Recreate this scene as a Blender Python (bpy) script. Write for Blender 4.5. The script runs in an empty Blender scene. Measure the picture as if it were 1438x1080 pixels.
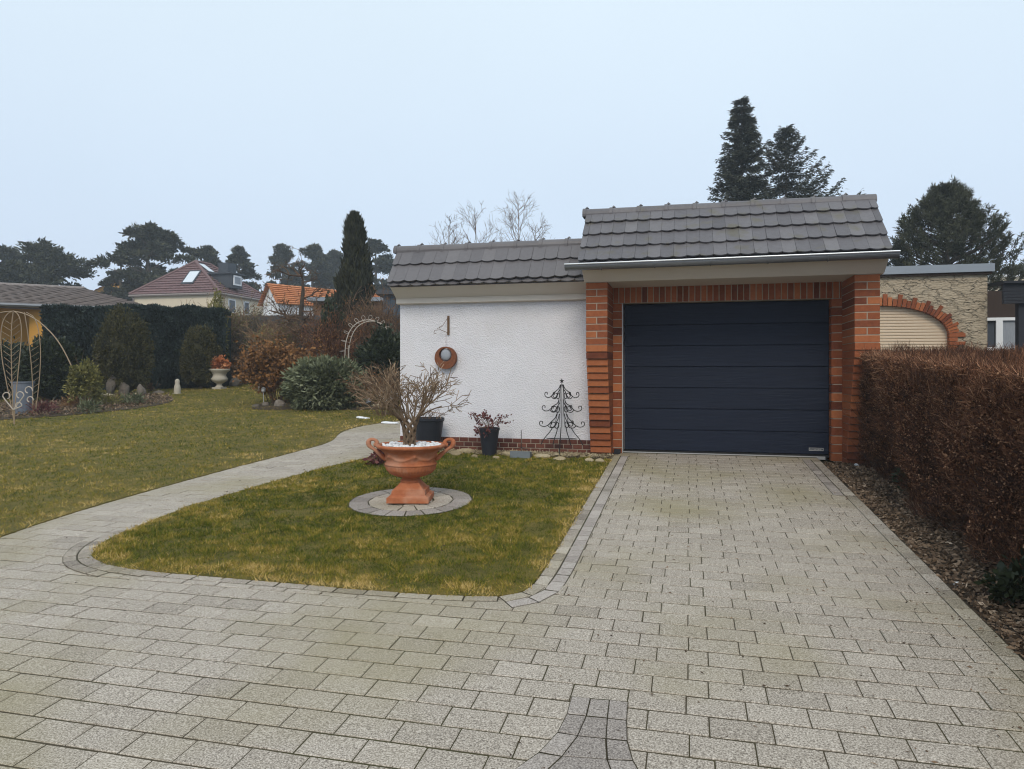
import bpy, bmesh, math, random
import numpy as np
from mathutils import Vector
R = math.radians
rnd = random.Random(7)
rng = np.random.default_rng(11)
scene = bpy.context.scene
COL = scene.collection

# ---------------------------------------------------------------- frame of reference
# X runs along the garage front, Y into the garden, Z up. The camera stands at the origin, 1.6 m over sloping ground.
TH = math.atan(0.248); CT, ST = math.cos(TH), math.sin(TH)
CAMZ = 1.6; SL = 0.055; YMAX = 26.0; HOR = 522.0; FPX = 1000.0
def g(y): return SL * np.clip(y, -3.0, YMAX)
def gz(y): return float(g(y))
def D(px, py, d):
    """point seen at px,py at distance d straight ahead"""
    t = (px - 719) / FPX; r = t * d
    return Vector((r * CT - d * ST, r * ST + d * CT, CAMZ + (HOR - py) / FPX * d))
def AY(px, py, Y):
    t = (px - 719) / FPX
    return D(px, py, Y / (CT + ST * t))
def GP(px, py):
    """point on the ground"""
    t = (px - 719) / FPX; k = CT + ST * t
    d = CAMZ / ((py - HOR) / FPX + SL * k)
    if d <= 0 or d * k > YMAX: d = (CAMZ - SL * YMAX) / max(1e-4, (py - HOR) / FPX)
    p = D(px, py, d); p.z = gz(p.y); return p
def depth(p): return -p[0] * ST + p[1] * CT
def zat(py, d): return CAMZ + (HOR - py) / FPX * d

# ---------------------------------------------------------------- noise helpers
def vnoise(x, y, s, seed):
    r = np.random.default_rng(seed); G = r.random((64, 64))
    x = np.asarray(x) / s + 1000.3; y = np.asarray(y) / s + 1000.7
    xi = np.floor(x).astype(int); yi = np.floor(y).astype(int)
    fx = x - xi; fy = y - yi; fx = fx * fx * (3 - 2 * fx); fy = fy * fy * (3 - 2 * fy)
    a = G[xi % 64, yi % 64]; b = G[(xi + 1) % 64, yi % 64]; c = G[xi % 64, (yi + 1) % 64]; d = G[(xi + 1) % 64, (yi + 1) % 64]
    return (a * (1 - fx) + b * fx) * (1 - fy) + (c * (1 - fx) + d * fx) * fy
def inpoly(x, y, poly):
    x = np.asarray(x); y = np.asarray(y); c = np.zeros(x.shape, bool)
    n = len(poly); j = n - 1
    for i in range(n):
        xi, yi = poly[i]; xj, yj = poly[j]
        if yi != yj:
            c ^= ((yi > y) != (yj > y)) & (x < (xj - xi) * (y - yi) / (yj - yi) + xi)
        j = i
    return c
def distpoly(x, y, poly, closed=True):
    x = np.asarray(x); y = np.asarray(y); best = np.full(x.shape, 1e9)
    n = len(poly)
    for i in range(n if closed else n - 1):
        ax, ay = poly[i]; bx, by = poly[(i + 1) % n]
        dx, dy = bx - ax, by - ay; L = dx * dx + dy * dy + 1e-12
        u = np.clip(((x - ax) * dx + (y - ay) * dy) / L, 0, 1)
        best = np.minimum(best, np.hypot(x - ax - u * dx, y - ay - u * dy))
    return best
def smooth(pts, it=2, closed=False):
    for _ in range(it):
        o = []; n = len(pts)
        if not closed: o.append(pts[0])
        for i in range(n if closed else n - 1):
            a = pts[i]; b = pts[(i + 1) % n]
            o.append(tuple(.75 * p + .25 * q for p, q in zip(a, b))); o.append(tuple(.25 * p + .75 * q for p, q in zip(a, b)))
        if not closed: o.append(pts[-1])
        pts = o
    return pts

# ---------------------------------------------------------------- mesh builder
class MB:
    def __init__(s): s.V = []; s.F = []; s.T = []; s.n = 0
    def add(s, V, F, tone=0.5):
        V = np.asarray(V, dtype=np.float64).reshape(-1, 3)
        if isinstance(F, np.ndarray):
            s.F.append(F + s.n); m = len(F)
        else:
            by = {}
            for f in F: by.setdefault(len(f), []).append(f)
            m = 0
            tl = []
            for k, fl in by.items():
                s.F.append(np.array(fl, dtype=np.int64) + s.n); m += len(fl)
        t = np.broadcast_to(np.asarray(tone, dtype=np.float32), (m,))
        s.T.append(t); s.V.append(V); s.n += len(V)
    def box(s, x0, x1, y0, y1, z0, z1, tone=.5, follow=False):
        V = [(x, y, z + (gz(y) if follow else 0)) for z in (z0, z1) for y in (y0, y1) for x in (x0, x1)]
        s.add(V, [(0, 2, 3, 1), (4, 5, 7, 6), (0, 1, 5, 4), (1, 3, 7, 5), (3, 2, 6, 7), (2, 0, 4, 6)], tone)
    def cham(s, x0, x1, y0, y1, z0, z1, c=.004, tone=.5):
        """box with chamfered edges round the -Y face and top (good for bricks)"""
        V = [(x, y1, z) for z in (z0, z1) for x in (x0, x1)] + [(x, y0 + c, z) for z in (z0, z1) for x in (x0, x1)] + \
            [(x, y0, z) for z in (z0 + c, z1 - c) for x in (x0 + c, x1 - c)]
        s.add(V, [(8, 9, 11, 10), (4, 5, 9, 8), (5, 7, 11, 9), (7, 6, 10, 11), (6, 4, 8, 10), (0, 1, 5, 4), (1, 3, 7, 5), (3, 2, 6, 7), (2, 0, 4, 6), (1, 0, 2, 3)], tone)
    def quadbox(s, P, Q, tone=.5):
        """hexahedron from two quads"""
        s.add(list(P) + list(Q), [(3, 2, 1, 0), (4, 5, 6, 7), (0, 1, 5, 4), (1, 2, 6, 5), (2, 3, 7, 6), (3, 0, 4, 7)], tone)
    def prism(s, poly, dirv, tone=.5):
        n = len(poly); A = [Vector(p) for p in poly]; B = [p + Vector(dirv) for p in A]
        s.add([tuple(p) for p in A + B], [tuple(range(n - 1, -1, -1)), tuple(range(n, 2 * n))] + [(i, (i + 1) % n, n + (i + 1) % n, n + i) for i in range(n)], tone)
    def bar(s, a, b, w, h=None, tone=.5):
        a = Vector(a); b = Vector(b); h = h or w
        d = (b - a).normalized(); u = d.cross(Vector((0, 0, 1)))
        if u.length < 1e-3: u = Vector((1, 0, 0))
        u.normalize(); v = u.cross(d).normalized(); u = u * w / 2; v = v * h / 2
        s.quadbox([a - u - v, a + u - v, a + u + v, a - u + v], [b - u - v, b + u - v, b + u + v, b - u + v], tone)
    def tube(s, pts, rad, n=6, tone=.5, cap=True):
        P = np.array([tuple(p) for p in pts], float); m = len(P)
        r = np.broadcast_to(np.asarray(rad, float), (m,))
        T = np.gradient(P, axis=0); T /= (np.linalg.norm(T, axis=1, keepdims=True) + 1e-12)
        ref = np.array([0, 0, 1.]) if abs(T[0][2]) < .9 else np.array([1., 0, 0])
        V = []
        u = np.cross(T[0], ref); u /= np.linalg.norm(u)
        a = np.arange(n) * 2 * math.pi / n; ca = np.cos(a)[:, None]; sa = np.sin(a)[:, None]
        for i in range(m):
            u = u - T[i] * np.dot(u, T[i]); nu = np.linalg.norm(u)
            u = u / nu if nu > 1e-6 else np.cross(T[i], [0.3, .5, .8])
            w = np.cross(T[i], u); V.append(P[i] + r[i] * (ca * u + sa * w))
        F = [(i * n + j, i * n + (j + 1) % n, (i + 1) * n + (j + 1) % n, (i + 1) * n + j) for i in range(m - 1) for j in range(n)]
        if cap: F += [tuple(range(n - 1, -1, -1)), tuple((m - 1) * n + j for j in range(n))]
        s.add(np.concatenate(V), F, tone)
    def lathe(s, c, prof, n=32, tone=.5, mod=None, caps=True):
        """prof: list of (radius, z); mod(a, i) scales the radius"""
        V = []; m = len(prof)
        for i, (r, z) in enumerate(prof):
            for j in range(n):
                a = 2 * math.pi * j / n; rr = r * (mod(a, z) if mod else 1)
                V.append((c[0] + rr * math.cos(a), c[1] + rr * math.sin(a), c[2] + z))
        F = [(i * n + j, i * n + (j + 1) % n, (i + 1) * n + (j + 1) % n, (i + 1) * n + j) for i in range(m - 1) for j in range(n)]
        if caps: F += [tuple(range(n - 1, -1, -1)), tuple((m - 1) * n + j for j in range(n))]
        s.add(V, F, tone)
    def rock(s, c, sx, sy, sz, seed=0, sub=2, amp=.22, tone=.5, flat=None):
        bm = bmesh.new(); bmesh.ops.create_icosphere(bm, subdivisions=sub, radius=1)
        V = np.array([v.co[:] for v in bm.verts]); F = np.array([[v.index for v in f.verts] for f in bm.faces]); bm.free()
        r = np.random.default_rng(seed); k = np.ones(len(V))
        for _ in range(7):
            d = r.normal(size=3); d /= np.linalg.norm(d); k -= amp * np.clip(V @ d - r.uniform(.35, .7), 0, 1) * 1.6
        k += r.normal(size=len(V)) * amp * .12
        V = V * k[:, None] * np.array([sx, sy, sz])
        s.add(V + np.array(tuple(c)), F, tone)
    def cards(s, P, Dv, L, W, tone, r=rng, shape='diamond'):
        P = np.asarray(P, float); N = len(P)
        Dv = Dv / (np.linalg.norm(Dv, axis=1, keepdims=True) + 1e-9)
        S = np.cross(Dv, r.normal(size=(N, 3))); S /= (np.linalg.norm(S, axis=1, keepdims=True) + 1e-9)
        L = np.broadcast_to(np.asarray(L, float), (N,))[:, None]; W = np.broadcast_to(np.asarray(W, float), (N,))[:, None]
        if shape == 'blade':
            V = np.stack([P - S * W / 2, P + S * W / 2, P + Dv * L], 1); F = np.arange(3 * N).reshape(N, 3)
        elif shape == 'twig':
            V = np.stack([P - S * W / 2, P + S * W / 2, P + Dv * L + S * W / 4, P + Dv * L - S * W / 4], 1); F = np.arange(4 * N).reshape(N, 4)
        else:
            V = np.stack([P, P + Dv * L * .45 + S * W / 2, P + Dv * L, P + Dv * L * .45 - S * W / 2], 1); F = np.arange(4 * N).reshape(N, 4)
        s.add(V.reshape(-1, 3), F, tone)
    def build(s, name, mat, parent=None, smooth_=False, loc=None):
        o_ = Vector(parent.location) if parent else Vector(loc or (0, 0, 0))
        if parent and parent.parent: o_ = Vector(parent.parent.location) + Vector(parent.location)
        V = np.concatenate(s.V) - np.array(o_)
        me = bpy.data.meshes.new(name)
        nl = sum(f.size for f in s.F); nf = sum(len(f) for f in s.F)
        me.vertices.add(len(V)); me.vertices.foreach_set('co', V.astype(np.float32).ravel())
        me.loops.add(nl); me.polygons.add(nf)
        # the tones were given per add(); a single add with mixed face sizes only takes one tone
        me.loops.foreach_set('vertex_index', np.concatenate([f.ravel() for f in s.F]).astype(np.int32))
        tot = np.concatenate([np.full(len(f), f.shape[1]) for f in s.F]).astype(np.int32)
        st = np.concatenate([[0], np.cumsum(tot)[:-1]]).astype(np.int32)
        me.polygons.foreach_set('loop_start', st)
        try: me.polygons.foreach_set('loop_total', tot)
        except Exception: pass
        me.polygons.foreach_set('use_smooth', np.full(nf, bool(smooth_)))
        at = me.attributes.new('tone', 'FLOAT', 'FACE')
        at.data.foreach_set('value', np.concatenate(s.T).astype(np.float32))
        me.update(calc_edges=True); me.validate()
        me.materials.append(mat)
        o = bpy.data.objects.new(name, me); COL.objects.link(o)
        if parent: o.parent = parent
        else: o.location = o_
        return o
def tag(o, label=None, cat=None, group=None, kind=None):
    if label: o['label'] = label
    if cat: o['category'] = cat
    if group: o['group'] = group
    if kind: o['kind'] = kind
    return o
def empty(name, loc, label, cat, group=None):
    o = bpy.data.objects.new(name, None); COL.objects.link(o); o.location = loc; o.empty_display_size = .1
    return tag(o, label, cat, group)

# ---------------------------------------------------------------- materials
def M(name, cols, rough=.8, nscale=8, nmix=.25, bump=0, bscale=40, stretch=None, spec=.3, metal=0, detail=6, bdist=.01, nrough=.6, stain=None, transl=0):
    m = bpy.data.materials.new(name); m.use_nodes = True; nt = m.node_tree; N = nt.nodes; L = nt.links
    b = N['Principled BSDF']; b.inputs['Roughness'].default_value = rough; b.inputs['Metallic'].default_value = metal
    b.inputs['Specular IOR Level'].default_value = spec
    at = N.new('ShaderNodeAttribute'); at.attribute_name = 'tone'
    tc = N.new('ShaderNodeTexCoord'); mp = N.new('ShaderNodeMapping'); L.new(tc.outputs['Object'], mp.inputs[0])
    if stretch: mp.inputs['Scale'].default_value = stretch
    ns = N.new('ShaderNodeTexNoise'); ns.inputs['Scale'].default_value = nscale; ns.inputs['Detail'].default_value = detail; ns.inputs['Roughness'].default_value = nrough
    L.new(mp.outputs[0], ns.inputs['Vector'])
    # tone shifted by noise
    md = N.new('ShaderNodeMath'); md.operation = 'MULTIPLY_ADD'; L.new(ns.outputs[0], md.inputs[0]); md.inputs[1].default_value = nmix * 2; md.inputs[2].default_value = -nmix
    ad = N.new('ShaderNodeMath'); ad.operation = 'ADD'; L.new(at.outputs['Fac'], ad.inputs[0]); L.new(md.outputs[0], ad.inputs[1])
    cr = N.new('ShaderNodeValToRGB'); L.new(ad.outputs[0], cr.inputs[0]); el = cr.color_ramp.elements
    for i, c in enumerate(cols):
        p = i / max(1, len(cols) - 1)
        e = el[i] if i < 2 and len(cols) > 1 else (el[0] if len(cols) == 1 else el.new(p))
        e.position = p; e.color = (*c, 1)
    if len(cols) == 1: el[1].color = (*cols[0], 1)
    out = cr.outputs[0]
    if stain:   # (colour, scale, low, high, amount)
        n2 = N.new('ShaderNodeTexNoise'); n2.inputs['Scale'].default_value = stain[1]; n2.inputs['Detail'].default_value = 5; L.new(tc.outputs['Object'], n2.inputs['Vector'])
        mr = N.new('ShaderNodeMapRange'); L.new(n2.outputs[0], mr.inputs[0]); mr.inputs[1].default_value = stain[2]; mr.inputs[2].default_value = stain[3]; mr.inputs[4].default_value = stain[4]
        mx = N.new('ShaderNodeMix'); mx.data_type = 'RGBA'; L.new(mr.outputs[0], mx.inputs[0]); L.new(out, mx.inputs[6]); mx.inputs[7].default_value = (*stain[0], 1); out = mx.outputs[2]
    L.new(out, b.inputs['Base Color'])
    if bump:
        nb = N.new('ShaderNodeTexNoise'); nb.inputs['Scale'].default_value = bscale; nb.inputs['Detail'].default_value = 4; L.new(mp.outputs[0], nb.inputs['Vector'])
        bp = N.new('ShaderNodeBump'); bp.inputs['Strength'].default_value = bump; bp.inputs['Distance'].default_value = bdist; L.new(nb.outputs[0], bp.inputs['Height']); L.new(bp.outputs[0], b.inputs['Normal'])
    m['_out'] = 0
    return m
MT = {}
MT['soil'] = M('soil', [(.035, .024, .016), (.09, .065, .042)], .95, 14, .5, .8, 30, bdist=.03)
MT['ground'] = M('ground_earth', [(.04, .045, .02), (.08, .075, .035)], .95, .8, .5, .6, 12, bdist=.03)
MT['turf'] = M('turf_base', [(.045, .045, .010), (.13, .105, .022), (.22, .15, .04)], .95, 5, .7, .8, 60, bdist=.02)
MT['grass'] = M('grass_blades', [(.045, .068, .008), (.12, .14, .014), (.24, .20, .024), (.43, .30, .07), (.68, .50, .21)], .7, 2, .08, spec=.12)
MT['sand'] = M('joint_sand', [(.045, .036, .022), (.09, .072, .045)], .95, 6, .5, stain=((.05, .05, .014), 1.1, .45, .65, .7))
MT['paver'] = M('paver_granite', [(.12, .098, .08), (.375, .325, .268), (.66, .59, .51)], .8, 140, 1.3, .35, 110, bdist=.002, detail=2, nrough=.7, stain=((.27, .23, .115), .75, .47, .70, .6))
MT['cobble'] = M('cobble_dark', [(.12, .10, .09), (.30, .262, .232), (.50, .445, .40)], .8, 140, 1.25, .35, 110, bdist=.002, detail=2, nrough=.7, stain=((.16, .15, .09), .9, .55, .75, .3))
MT['brick'] = M('brick', [(.12, .032, .015), (.285, .083, .031), (.44, .155, .058)], .8, 26, .3, .5, 90, bdist=.004)
MT['brick_dark'] = M('brick_dark', [(.06, .024, .02), (.13, .045, .032), (.22, .085, .055)], .85, 26, .3, .5, 90, bdist=.004)
MT['mortar'] = M('mortar', [(.30, .25, .19), (.45, .39, .31)], .95, 30, .4, .5, 120, bdist=.004)
MT['plaster'] = M('plaster', [(.70, .695, .73), (.82, .81, .85)], .95, 3, .5, 1.0, 56, bdist=.018, detail=3, stain=((.62, .58, .56), 1.3, .55, .8, .35))
MT['fascia'] = M('fascia_board', [(.66, .60, .53), (.72, .66, .58)], .6, 4, .5, .1, 30, stretch=(1, 6, 6))
MT['tile'] = M('roof_tile', [(.085, .08, .086), (.132, .124, .132), (.185, .175, .18)], .55, 22, .3, .4, 110, bdist=.003, spec=.45, stain=((.12, .105, .045), 5, .56, .7, .45))
MT['tile_new'] = M('roof_tile_clean', [(.095, .088, .093), (.14, .13, .135), (.19, .178, .18)], .5, 22, .25, .3, 110, bdist=.002, spec=.45)
MT['zinc'] = M('zinc', [(.16, .17, .185), (.27, .28, .30)], .38, 9, .4, metal=.6, stretch=(1, 6, 6))
MT['zinc_bright'] = M('zinc_bright', [(.5, .53, .57), (.62, .65, .68)], .35, 9, .4, metal=.6)
MT['door'] = M('door_anthracite', [(.006, .009, .018), (.014, .021, .044)], .5, 40, .7, 1.0, 50, stretch=(.06, 1, 2.6), bdist=.004, spec=.18)
MT['black'] = M('black_rubber', [(.008, .008, .009), (.016, .016, .018)], .7, 20, .4)
MT['darkmetal'] = M('dark_iron', [(.012, .012, .013), (.03, .028, .026)], .6, 40, .5, spec=.4)
MT['alu'] = M('aluminium', [(.42, .42, .42), (.58, .58, .57)], .45, 20, .4, metal=.4)
MT['terracotta'] = M('terracotta', [(.24, .072, .032), (.41, .135, .058), (.54, .21, .10)], .85, 12, .6, .35, 60, bdist=.003, stain=((.56, .40, .30), 5, .48, .75, .5))
MT['pebble'] = M('white_pebble', [(.60, .60, .62), (.85, .85, .86)], .6, 20, .3)
MT['stone'] = M('sandstone', [(.19, .145, .085), (.36, .29, .18), (.52, .44, .30)], .9, 14, .45, .8, 40, bdist=.01)
MT['greystone'] = M('grey_stone', [(.09, .075, .06), (.20, .17, .14), (.34, .31, .27)], .9, 14, .45, .8, 40, bdist=.01)
MT['concrete'] = M('concrete_block', [(.13, .15, .165), (.22, .245, .26)], .9, 30, .4, .4, 80)
MT['tantwig'] = M('tan_twig', [(.10, .055, .03), (.24, .15, .085), (.42, .29, .18)], .9, 20, .3)
MT['pot'] = M('pot_anthracite', [(.014, .016, .022), (.028, .031, .04)], .5, 12, .4, .15, 60)
MT['bark'] = M('bark', [(.055, .042, .032), (.12, .095, .07), (.2, .165, .12)], .95, 30, .45, .8, 40, stretch=(1, 1, .25))
MT['bark_pale'] = M('bark_pale', [(.07, .045, .028), (.21, .145, .092), (.46, .34, .23)], .9, 40, .4, .6, 60, stretch=(1, 1, .25))
MT['twig'] = M('twig_brown', [(.06, .036, .024), (.14, .085, .05), (.24, .16, .10)], .9, 20, .3)
MT['twig_red'] = M('hedge_twig', [(.016, .008, .005), (.065, .027, .014), (.20, .085, .042), (.50, .28, .16)], .85, 10, .1)
MT['rust'] = M('rust', [(.09, .032, .018), (.19, .07, .035), (.27, .11, .055)], .9, 30, .45, .4, 60)
MT['leafred'] = M('leaf_burgundy', [(.06, .018, .022), (.13, .04, .04), (.24, .11, .08)], .7, 10, .1)
MT['yew'] = M('yew_needles', [(.018, .018, .006), (.065, .06, .02), (.14, .12, .045)], .75, 6, .12)
MT['hedgegreen'] = M('cypress_hedge', [(.010, .018, .016), (.034, .052, .045), (.095, .125, .11)], .75, 3, .12)
MT['rhodo'] = M('dark_leaf', [(.012, .018, .008), (.025, .035, .014), (.05, .06, .028)], .55, 6, .1)
MT['boxgold'] = M('golden_leaf', [(.06, .06, .016), (.15, .14, .035), (.28, .24, .08)], .7, 6, .1)
MT['juniper'] = M('juniper', [(.028, .036, .016), (.125, .14, .072), (.31, .33, .21)], .75, 4, .15)
MT['cypress'] = M('column_conifer', [(.010, .012, .006), (.032, .034, .017), (.075, .075, .034)], .8, 4, .12)
MT['beech'] = M('dry_beech_leaf', [(.085, .035, .012), (.20, .09, .028), (.33, .17, .06)], .8, 5, .12)
MT['drygrass'] = M('dry_grass', [(.10, .05, .022), (.21, .11, .05), (.33, .21, .11)], .9, 5, .12)
MT['spruce'] = M('spruce_needles', [(.010, .012, .009), (.035, .04, .028), (.085, .09, .062)], .8, 2, .12)
MT['pine'] = M('pine_needles', [(.014, .017, .009), (.05, .054, .029), (.115, .115, .065)], .8, 1.2, .14)
MT['fruit'] = M('orange_flower', [(.30, .09, .03), (.50, .18, .07), (.62, .32, .15)], .8, 8, .1)
MT['cream_stone'] = M('cast_stone', [(.36, .32, .25), (.55, .51, .43)], .9, 16, .4, .5, 50)
MT['wirewhite'] = M('weathered_white_metal', [(.36, .30, .24), (.56, .50, .43)], .6, 40, .5)
MT['wirerust'] = M('rusty_tan_metal', [(.22, .15, .09), (.40, .31, .21)], .8, 40, .5)
MT['bucket'] = M('grey_zinc_bucket', [(.12, .14, .175), (.19, .21, .25)], .55, 14, .4)
MT['snow'] = M('snow', [(.82, .84, .88), (.9, .91, .93)], .6, 20, .3, .3, 40)
MT['render_cream'] = M('cream_render', [(.62, .53, .40), (.70, .61, .47)], .95, 3, .5, .3, 60)
MT['render_yellow'] = M('yellow_render', [(.50, .25, .045), (.60, .32, .07)], .9, 4, .5, .2, 60)
MT['tile_red'] = M('maroon_tile', [(.10, .056, .056), (.165, .096, .094), (.23, .14, .135)], .6, 6, .3)
MT['tile_orange'] = M('orange_tile', [(.36, .12, .045), (.50, .19, .07), (.6, .27, .12)], .8, 4, .35)
MT['tile_brown'] = M('brown_tile', [(.10, .085, .08), (.25, .215, .20), (.38, .33, .31)], .7, 8, .3)
MT['white'] = M('white_frame', [(.74, .75, .77), (.82, .83, .85)], .5, 8, .4)
MT['slate'] = M('slate_cladding', [(.035, .04, .05), (.07, .08, .095)], .6, 10, .4)
MT['glass'] = M('window_glass', [(.012, .014, .018), (.03, .035, .04)], .08, 2, .5, spec=.6)
MT['skyglass'] = M('sky_reflection_glass', [(.62, .68, .74), (.70, .76, .82)], .12, 2, .5, spec=.6)  # pale base colour paints the sky's reflection into the skylight panes
MT['curtain'] = M('net_curtain', [(.20, .22, .25), (.36, .38, .42)], .9, 30, .6, stretch=(3, 3, .2))
MT['timber'] = M('dark_timber', [(.028, .018, .014), (.06, .038, .028)], .8, 12, .5, .4, 30, stretch=(6, 6, .4))
MT['pergola'] = M('black_timber', [(.011, .012, .017), (.022, .024, .032)], .6, 12, .5, .3, 30, stretch=(.3, 4, 4))
MT['fence'] = M('grey_fence', [(.055, .053, .056), (.095, .09, .092)], .85, 6, .5)
MT['shutter'] = M('beige_shutter', [(.56, .44, .32), (.62, .50, .37)], .6, 4, .4)
MT['natstone'] = M('natural_stone_wall', [(.28, .22, .15), (.42, .345, .25), (.52, .44, .335)], .95, 9, .42, 1.0, 14, stretch=(1, 1, 2.2), bdist=.05)
MT['litter'] = M('leaf_litter', [(.05, .032, .020), (.14, .092, .058), (.27, .185, .12), (.44, .34, .25)], .9, 10, .1)
MT['bluegrey'] = M('coping_sheet', [(.21, .24, .28), (.28, .31, .35)], .5, 3, .4)
MT['shedblue'] = M('blue_cladding', [(.06, .085, .115), (.10, .13, .165)], .7, 4, .4)
MT['brown_wood'] = M('brown_wood', [(.12, .06, .03), (.2, .105, .055)], .85, 6, .4)
def crackle(mat):
    """random-rubble joints: darker, deeper lines between the stones"""
    nt = mat.node_tree; N = nt.nodes; L = nt.links; b = N['Principled BSDF']
    tc = N.new('ShaderNodeTexCoord'); mp = N.new('ShaderNodeMapping'); mp.inputs['Scale'].default_value = (3.2, 3.2, 6.5)
    L.new(tc.outputs['Object'], mp.inputs[0])
    nz = N.new('ShaderNodeTexNoise'); nz.inputs['Scale'].default_value = 2.2; L.new(mp.outputs[0], nz.inputs['Vector'])
    mv = N.new('ShaderNodeVectorMath'); mv.operation = 'MULTIPLY_ADD'; L.new(nz.outputs['Color'], mv.inputs[0]); mv.inputs[1].default_value = (.9, .9, .9); L.new(mp.outputs[0], mv.inputs[2])
    vo = N.new('ShaderNodeTexVoronoi'); vo.feature = 'DISTANCE_TO_EDGE'; vo.inputs['Scale'].default_value = 1.0; L.new(mv.outputs[0], vo.inputs['Vector'])
    mr = N.new('ShaderNodeMapRange'); mr.inputs[1].default_value = 0; mr.inputs[2].default_value = .09; L.new(vo.outputs[0], mr.inputs[0])
    old = b.inputs['Normal'].links[0].from_node
    b2 = N.new('ShaderNodeBump'); b2.inputs['Strength'].default_value = 1; b2.inputs['Distance'].default_value = .022
    L.new(mr.outputs[0], b2.inputs['Height']); L.new(old.outputs[0], b2.inputs['Normal']); L.new(b2.outputs[0], b.inputs['Normal'])
crackle(MT['natstone'])

# ---------------------------------------------------------------- GROUND
mb = MB(); ys = [-30, -3, 0, 4, 8, 12, 16, 20, 26, 60, 150]
V = [(x, y, gz(y) - .045) for y in ys for x in (-110, 110)]
mb.add(V, [(2 * i, 2 * i + 1, 2 * i + 3, 2 * i + 2) for i in range(len(ys) - 1)], .5)
tag(mb.build('ground', MT['ground']), 'earth under the whole garden and far beyond it', 'ground', kind='structure')

def pix(pts): return [tuple(GP(a, b)[:2]) for a, b in pts]
XL = -.94; XR = 1.545
island = pix([(700, 841.5), (640, 841), (560, 836), (480, 830), (400, 822), (300, 814), (220, 807), (165, 800), (138, 792), (128, 783), (138, 768), (170, 752), (230, 727), (300, 703), (400, 674), (480, 653), (530, 642), (560, 634)])
isl_front = smooth(island, 2)
corner = smooth([island[0], tuple(GP(738, 835)[:2]), tuple(GP(752, 820)[:2]), (XL, GP(770, 797).y)], 2)
island_poly = isl_front[::-1] + corner[1:] + [(XL, 8.86), (-1.25, 8.93), (-2.6, 8.98), (-3.3, 9.05)]
lawn_edge = smooth(pix([(-260, 840), (-120, 797), (0, 757), (100, 723), (200, 694), (300, 666), (400, 640), (450, 627), (468, 620), (474, 612), (484, 606), (505, 600), (535, 595), (575, 591)]), 2)
lawn_poly = lawn_edge + [(-3.9, 12.4), (-3.9, 25.5), (-40, 25.5), (-40, lawn_edge[0][1])]

def sheet(name, poly, h, mat, skirt=.05, tone=.5):
    me = bpy.data.meshes.new(name); bm = bmesh.new()
    vs = [bm.verts.new((x, y, gz(y) + h)) for x, y in poly]; f = bm.faces.new(vs)
    if f.normal.z < 0: f.normal_flip()
    r = bmesh.ops.extrude_face_region(bm, geom=[f])
    for v in r['geom']:
        if isinstance(v, bmesh.types.BMVert): v.co.z -= skirt
    top = [f for f in bm.faces]
    bmesh.ops.triangulate(bm, faces=bm.faces[:]); bmesh.ops.recalc_face_normals(bm, faces=bm.faces[:])
    for f in bm.faces: f.smooth = False
    bm.to_mesh(me); bm.free(); me.materials.append(mat)
    at = me.attributes.new('tone', 'FLOAT', 'FACE'); at.data.foreach_set('value', np.full(len(me.polygons), tone, np.float32))
    o = bpy.data.objects.new(name, me); COL.objects.link(o); return o
tag(sheet('lawn', island_poly, .022, MT['turf']), 'lawn island between the path and the driveway', 'lawn', kind='structure')
tag(sheet('lawn', lawn_poly, .022, MT['turf']), 'big lawn beyond the path, running back to the hedge', 'lawn', kind='structure')

# ---------------------------------------------------------------- PAVING
PW, PH, GAP = .245, .1525, .0055
base = MB(); base.add([(x, y, gz(y) + .0095) for y in (-2.9, 9.6) for x in (-16, XR)], [(0, 1, 3, 2)], .5)
base.add([(x, y, gz(y) + .0095) for y in (9.6, 12.6) for x in (-9, -3.3)], [(0, 1, 3, 2)], .4)
tag(base.build('paving_bed', MT['sand']), 'sandy bed showing in the joints of the paving', 'paving', kind='structure')
def paver(mb, q, h, tone, c=.004, lift=0):
    """q: 4 xy corners (ccw); chamfered stone following the slope"""
    q = np.array(q, float); cen = q.mean(0); ins = cen + (q - cen) * (1 - c / np.maximum(1e-6, np.abs(q - cen).min(axis=1, keepdims=True) + .02))
    j = rnd.gauss(0, .0007); tx = rnd.gauss(0, .006); ty = rnd.gauss(0, .006)
    def z(p): return gz(p[1]) + j + (p[0] - cen[0]) * tx + (p[1] - cen[1]) * ty
    V = [(p[0], p[1], gz(p[1]) + lift) for p in q] + [(p[0], p[1], z(p) + h + lift - .003) for p in q] + [(p[0], p[1], z(p) + h + lift) for p in ins]
    F = [(8, 9, 10, 11)] + [(4 + i, 4 + (i + 1) % 4, 8 + (i + 1) % 4, 8 + i) for i in range(4)] + [(i, (i + 1) % 4, 4 + (i + 1) % 4, 4 + i) for i in range(4)]
    mb.add(V, F, tone)
drive = MB(); path = MB()
row0 = 2.889
k0 = int(math.floor((0.6 - row0) / PH)); k1 = int(math.ceil((12.4 - row0) / PH))
cand = []
for k in range(k0, k1):
    y0 = row0 + k * PH; off = 0 if k % 2 else .37 * PW
    off += rnd.gauss(0, .006)
    for i in range(-64, 8):
        x0 = off + i * PW; x1 = x0 + PW
        if x0 >= XR - .05: continue
        x1 = min(x1, XR)
        cx = (x0 + x1) / 2; d = depth((cx, y0)); r = cx * CT + y0 * ST
        if d < .8 or abs(r / d) > 1.3: continue
        if y0 > 9.5 and cx > -3.3: continue
        if y0 > 9.15 and not (-.86 < cx < XR) and cx > -3.8: continue
        if cx > -.9 and y0 + PH > 9.56: continue
        cand.append((x0, x1, y0))
cxs = np.array([(a + b) / 2 for a, b, c in cand]); cys = np.array([c + PH / 2 for a, b, c in cand])
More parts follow.
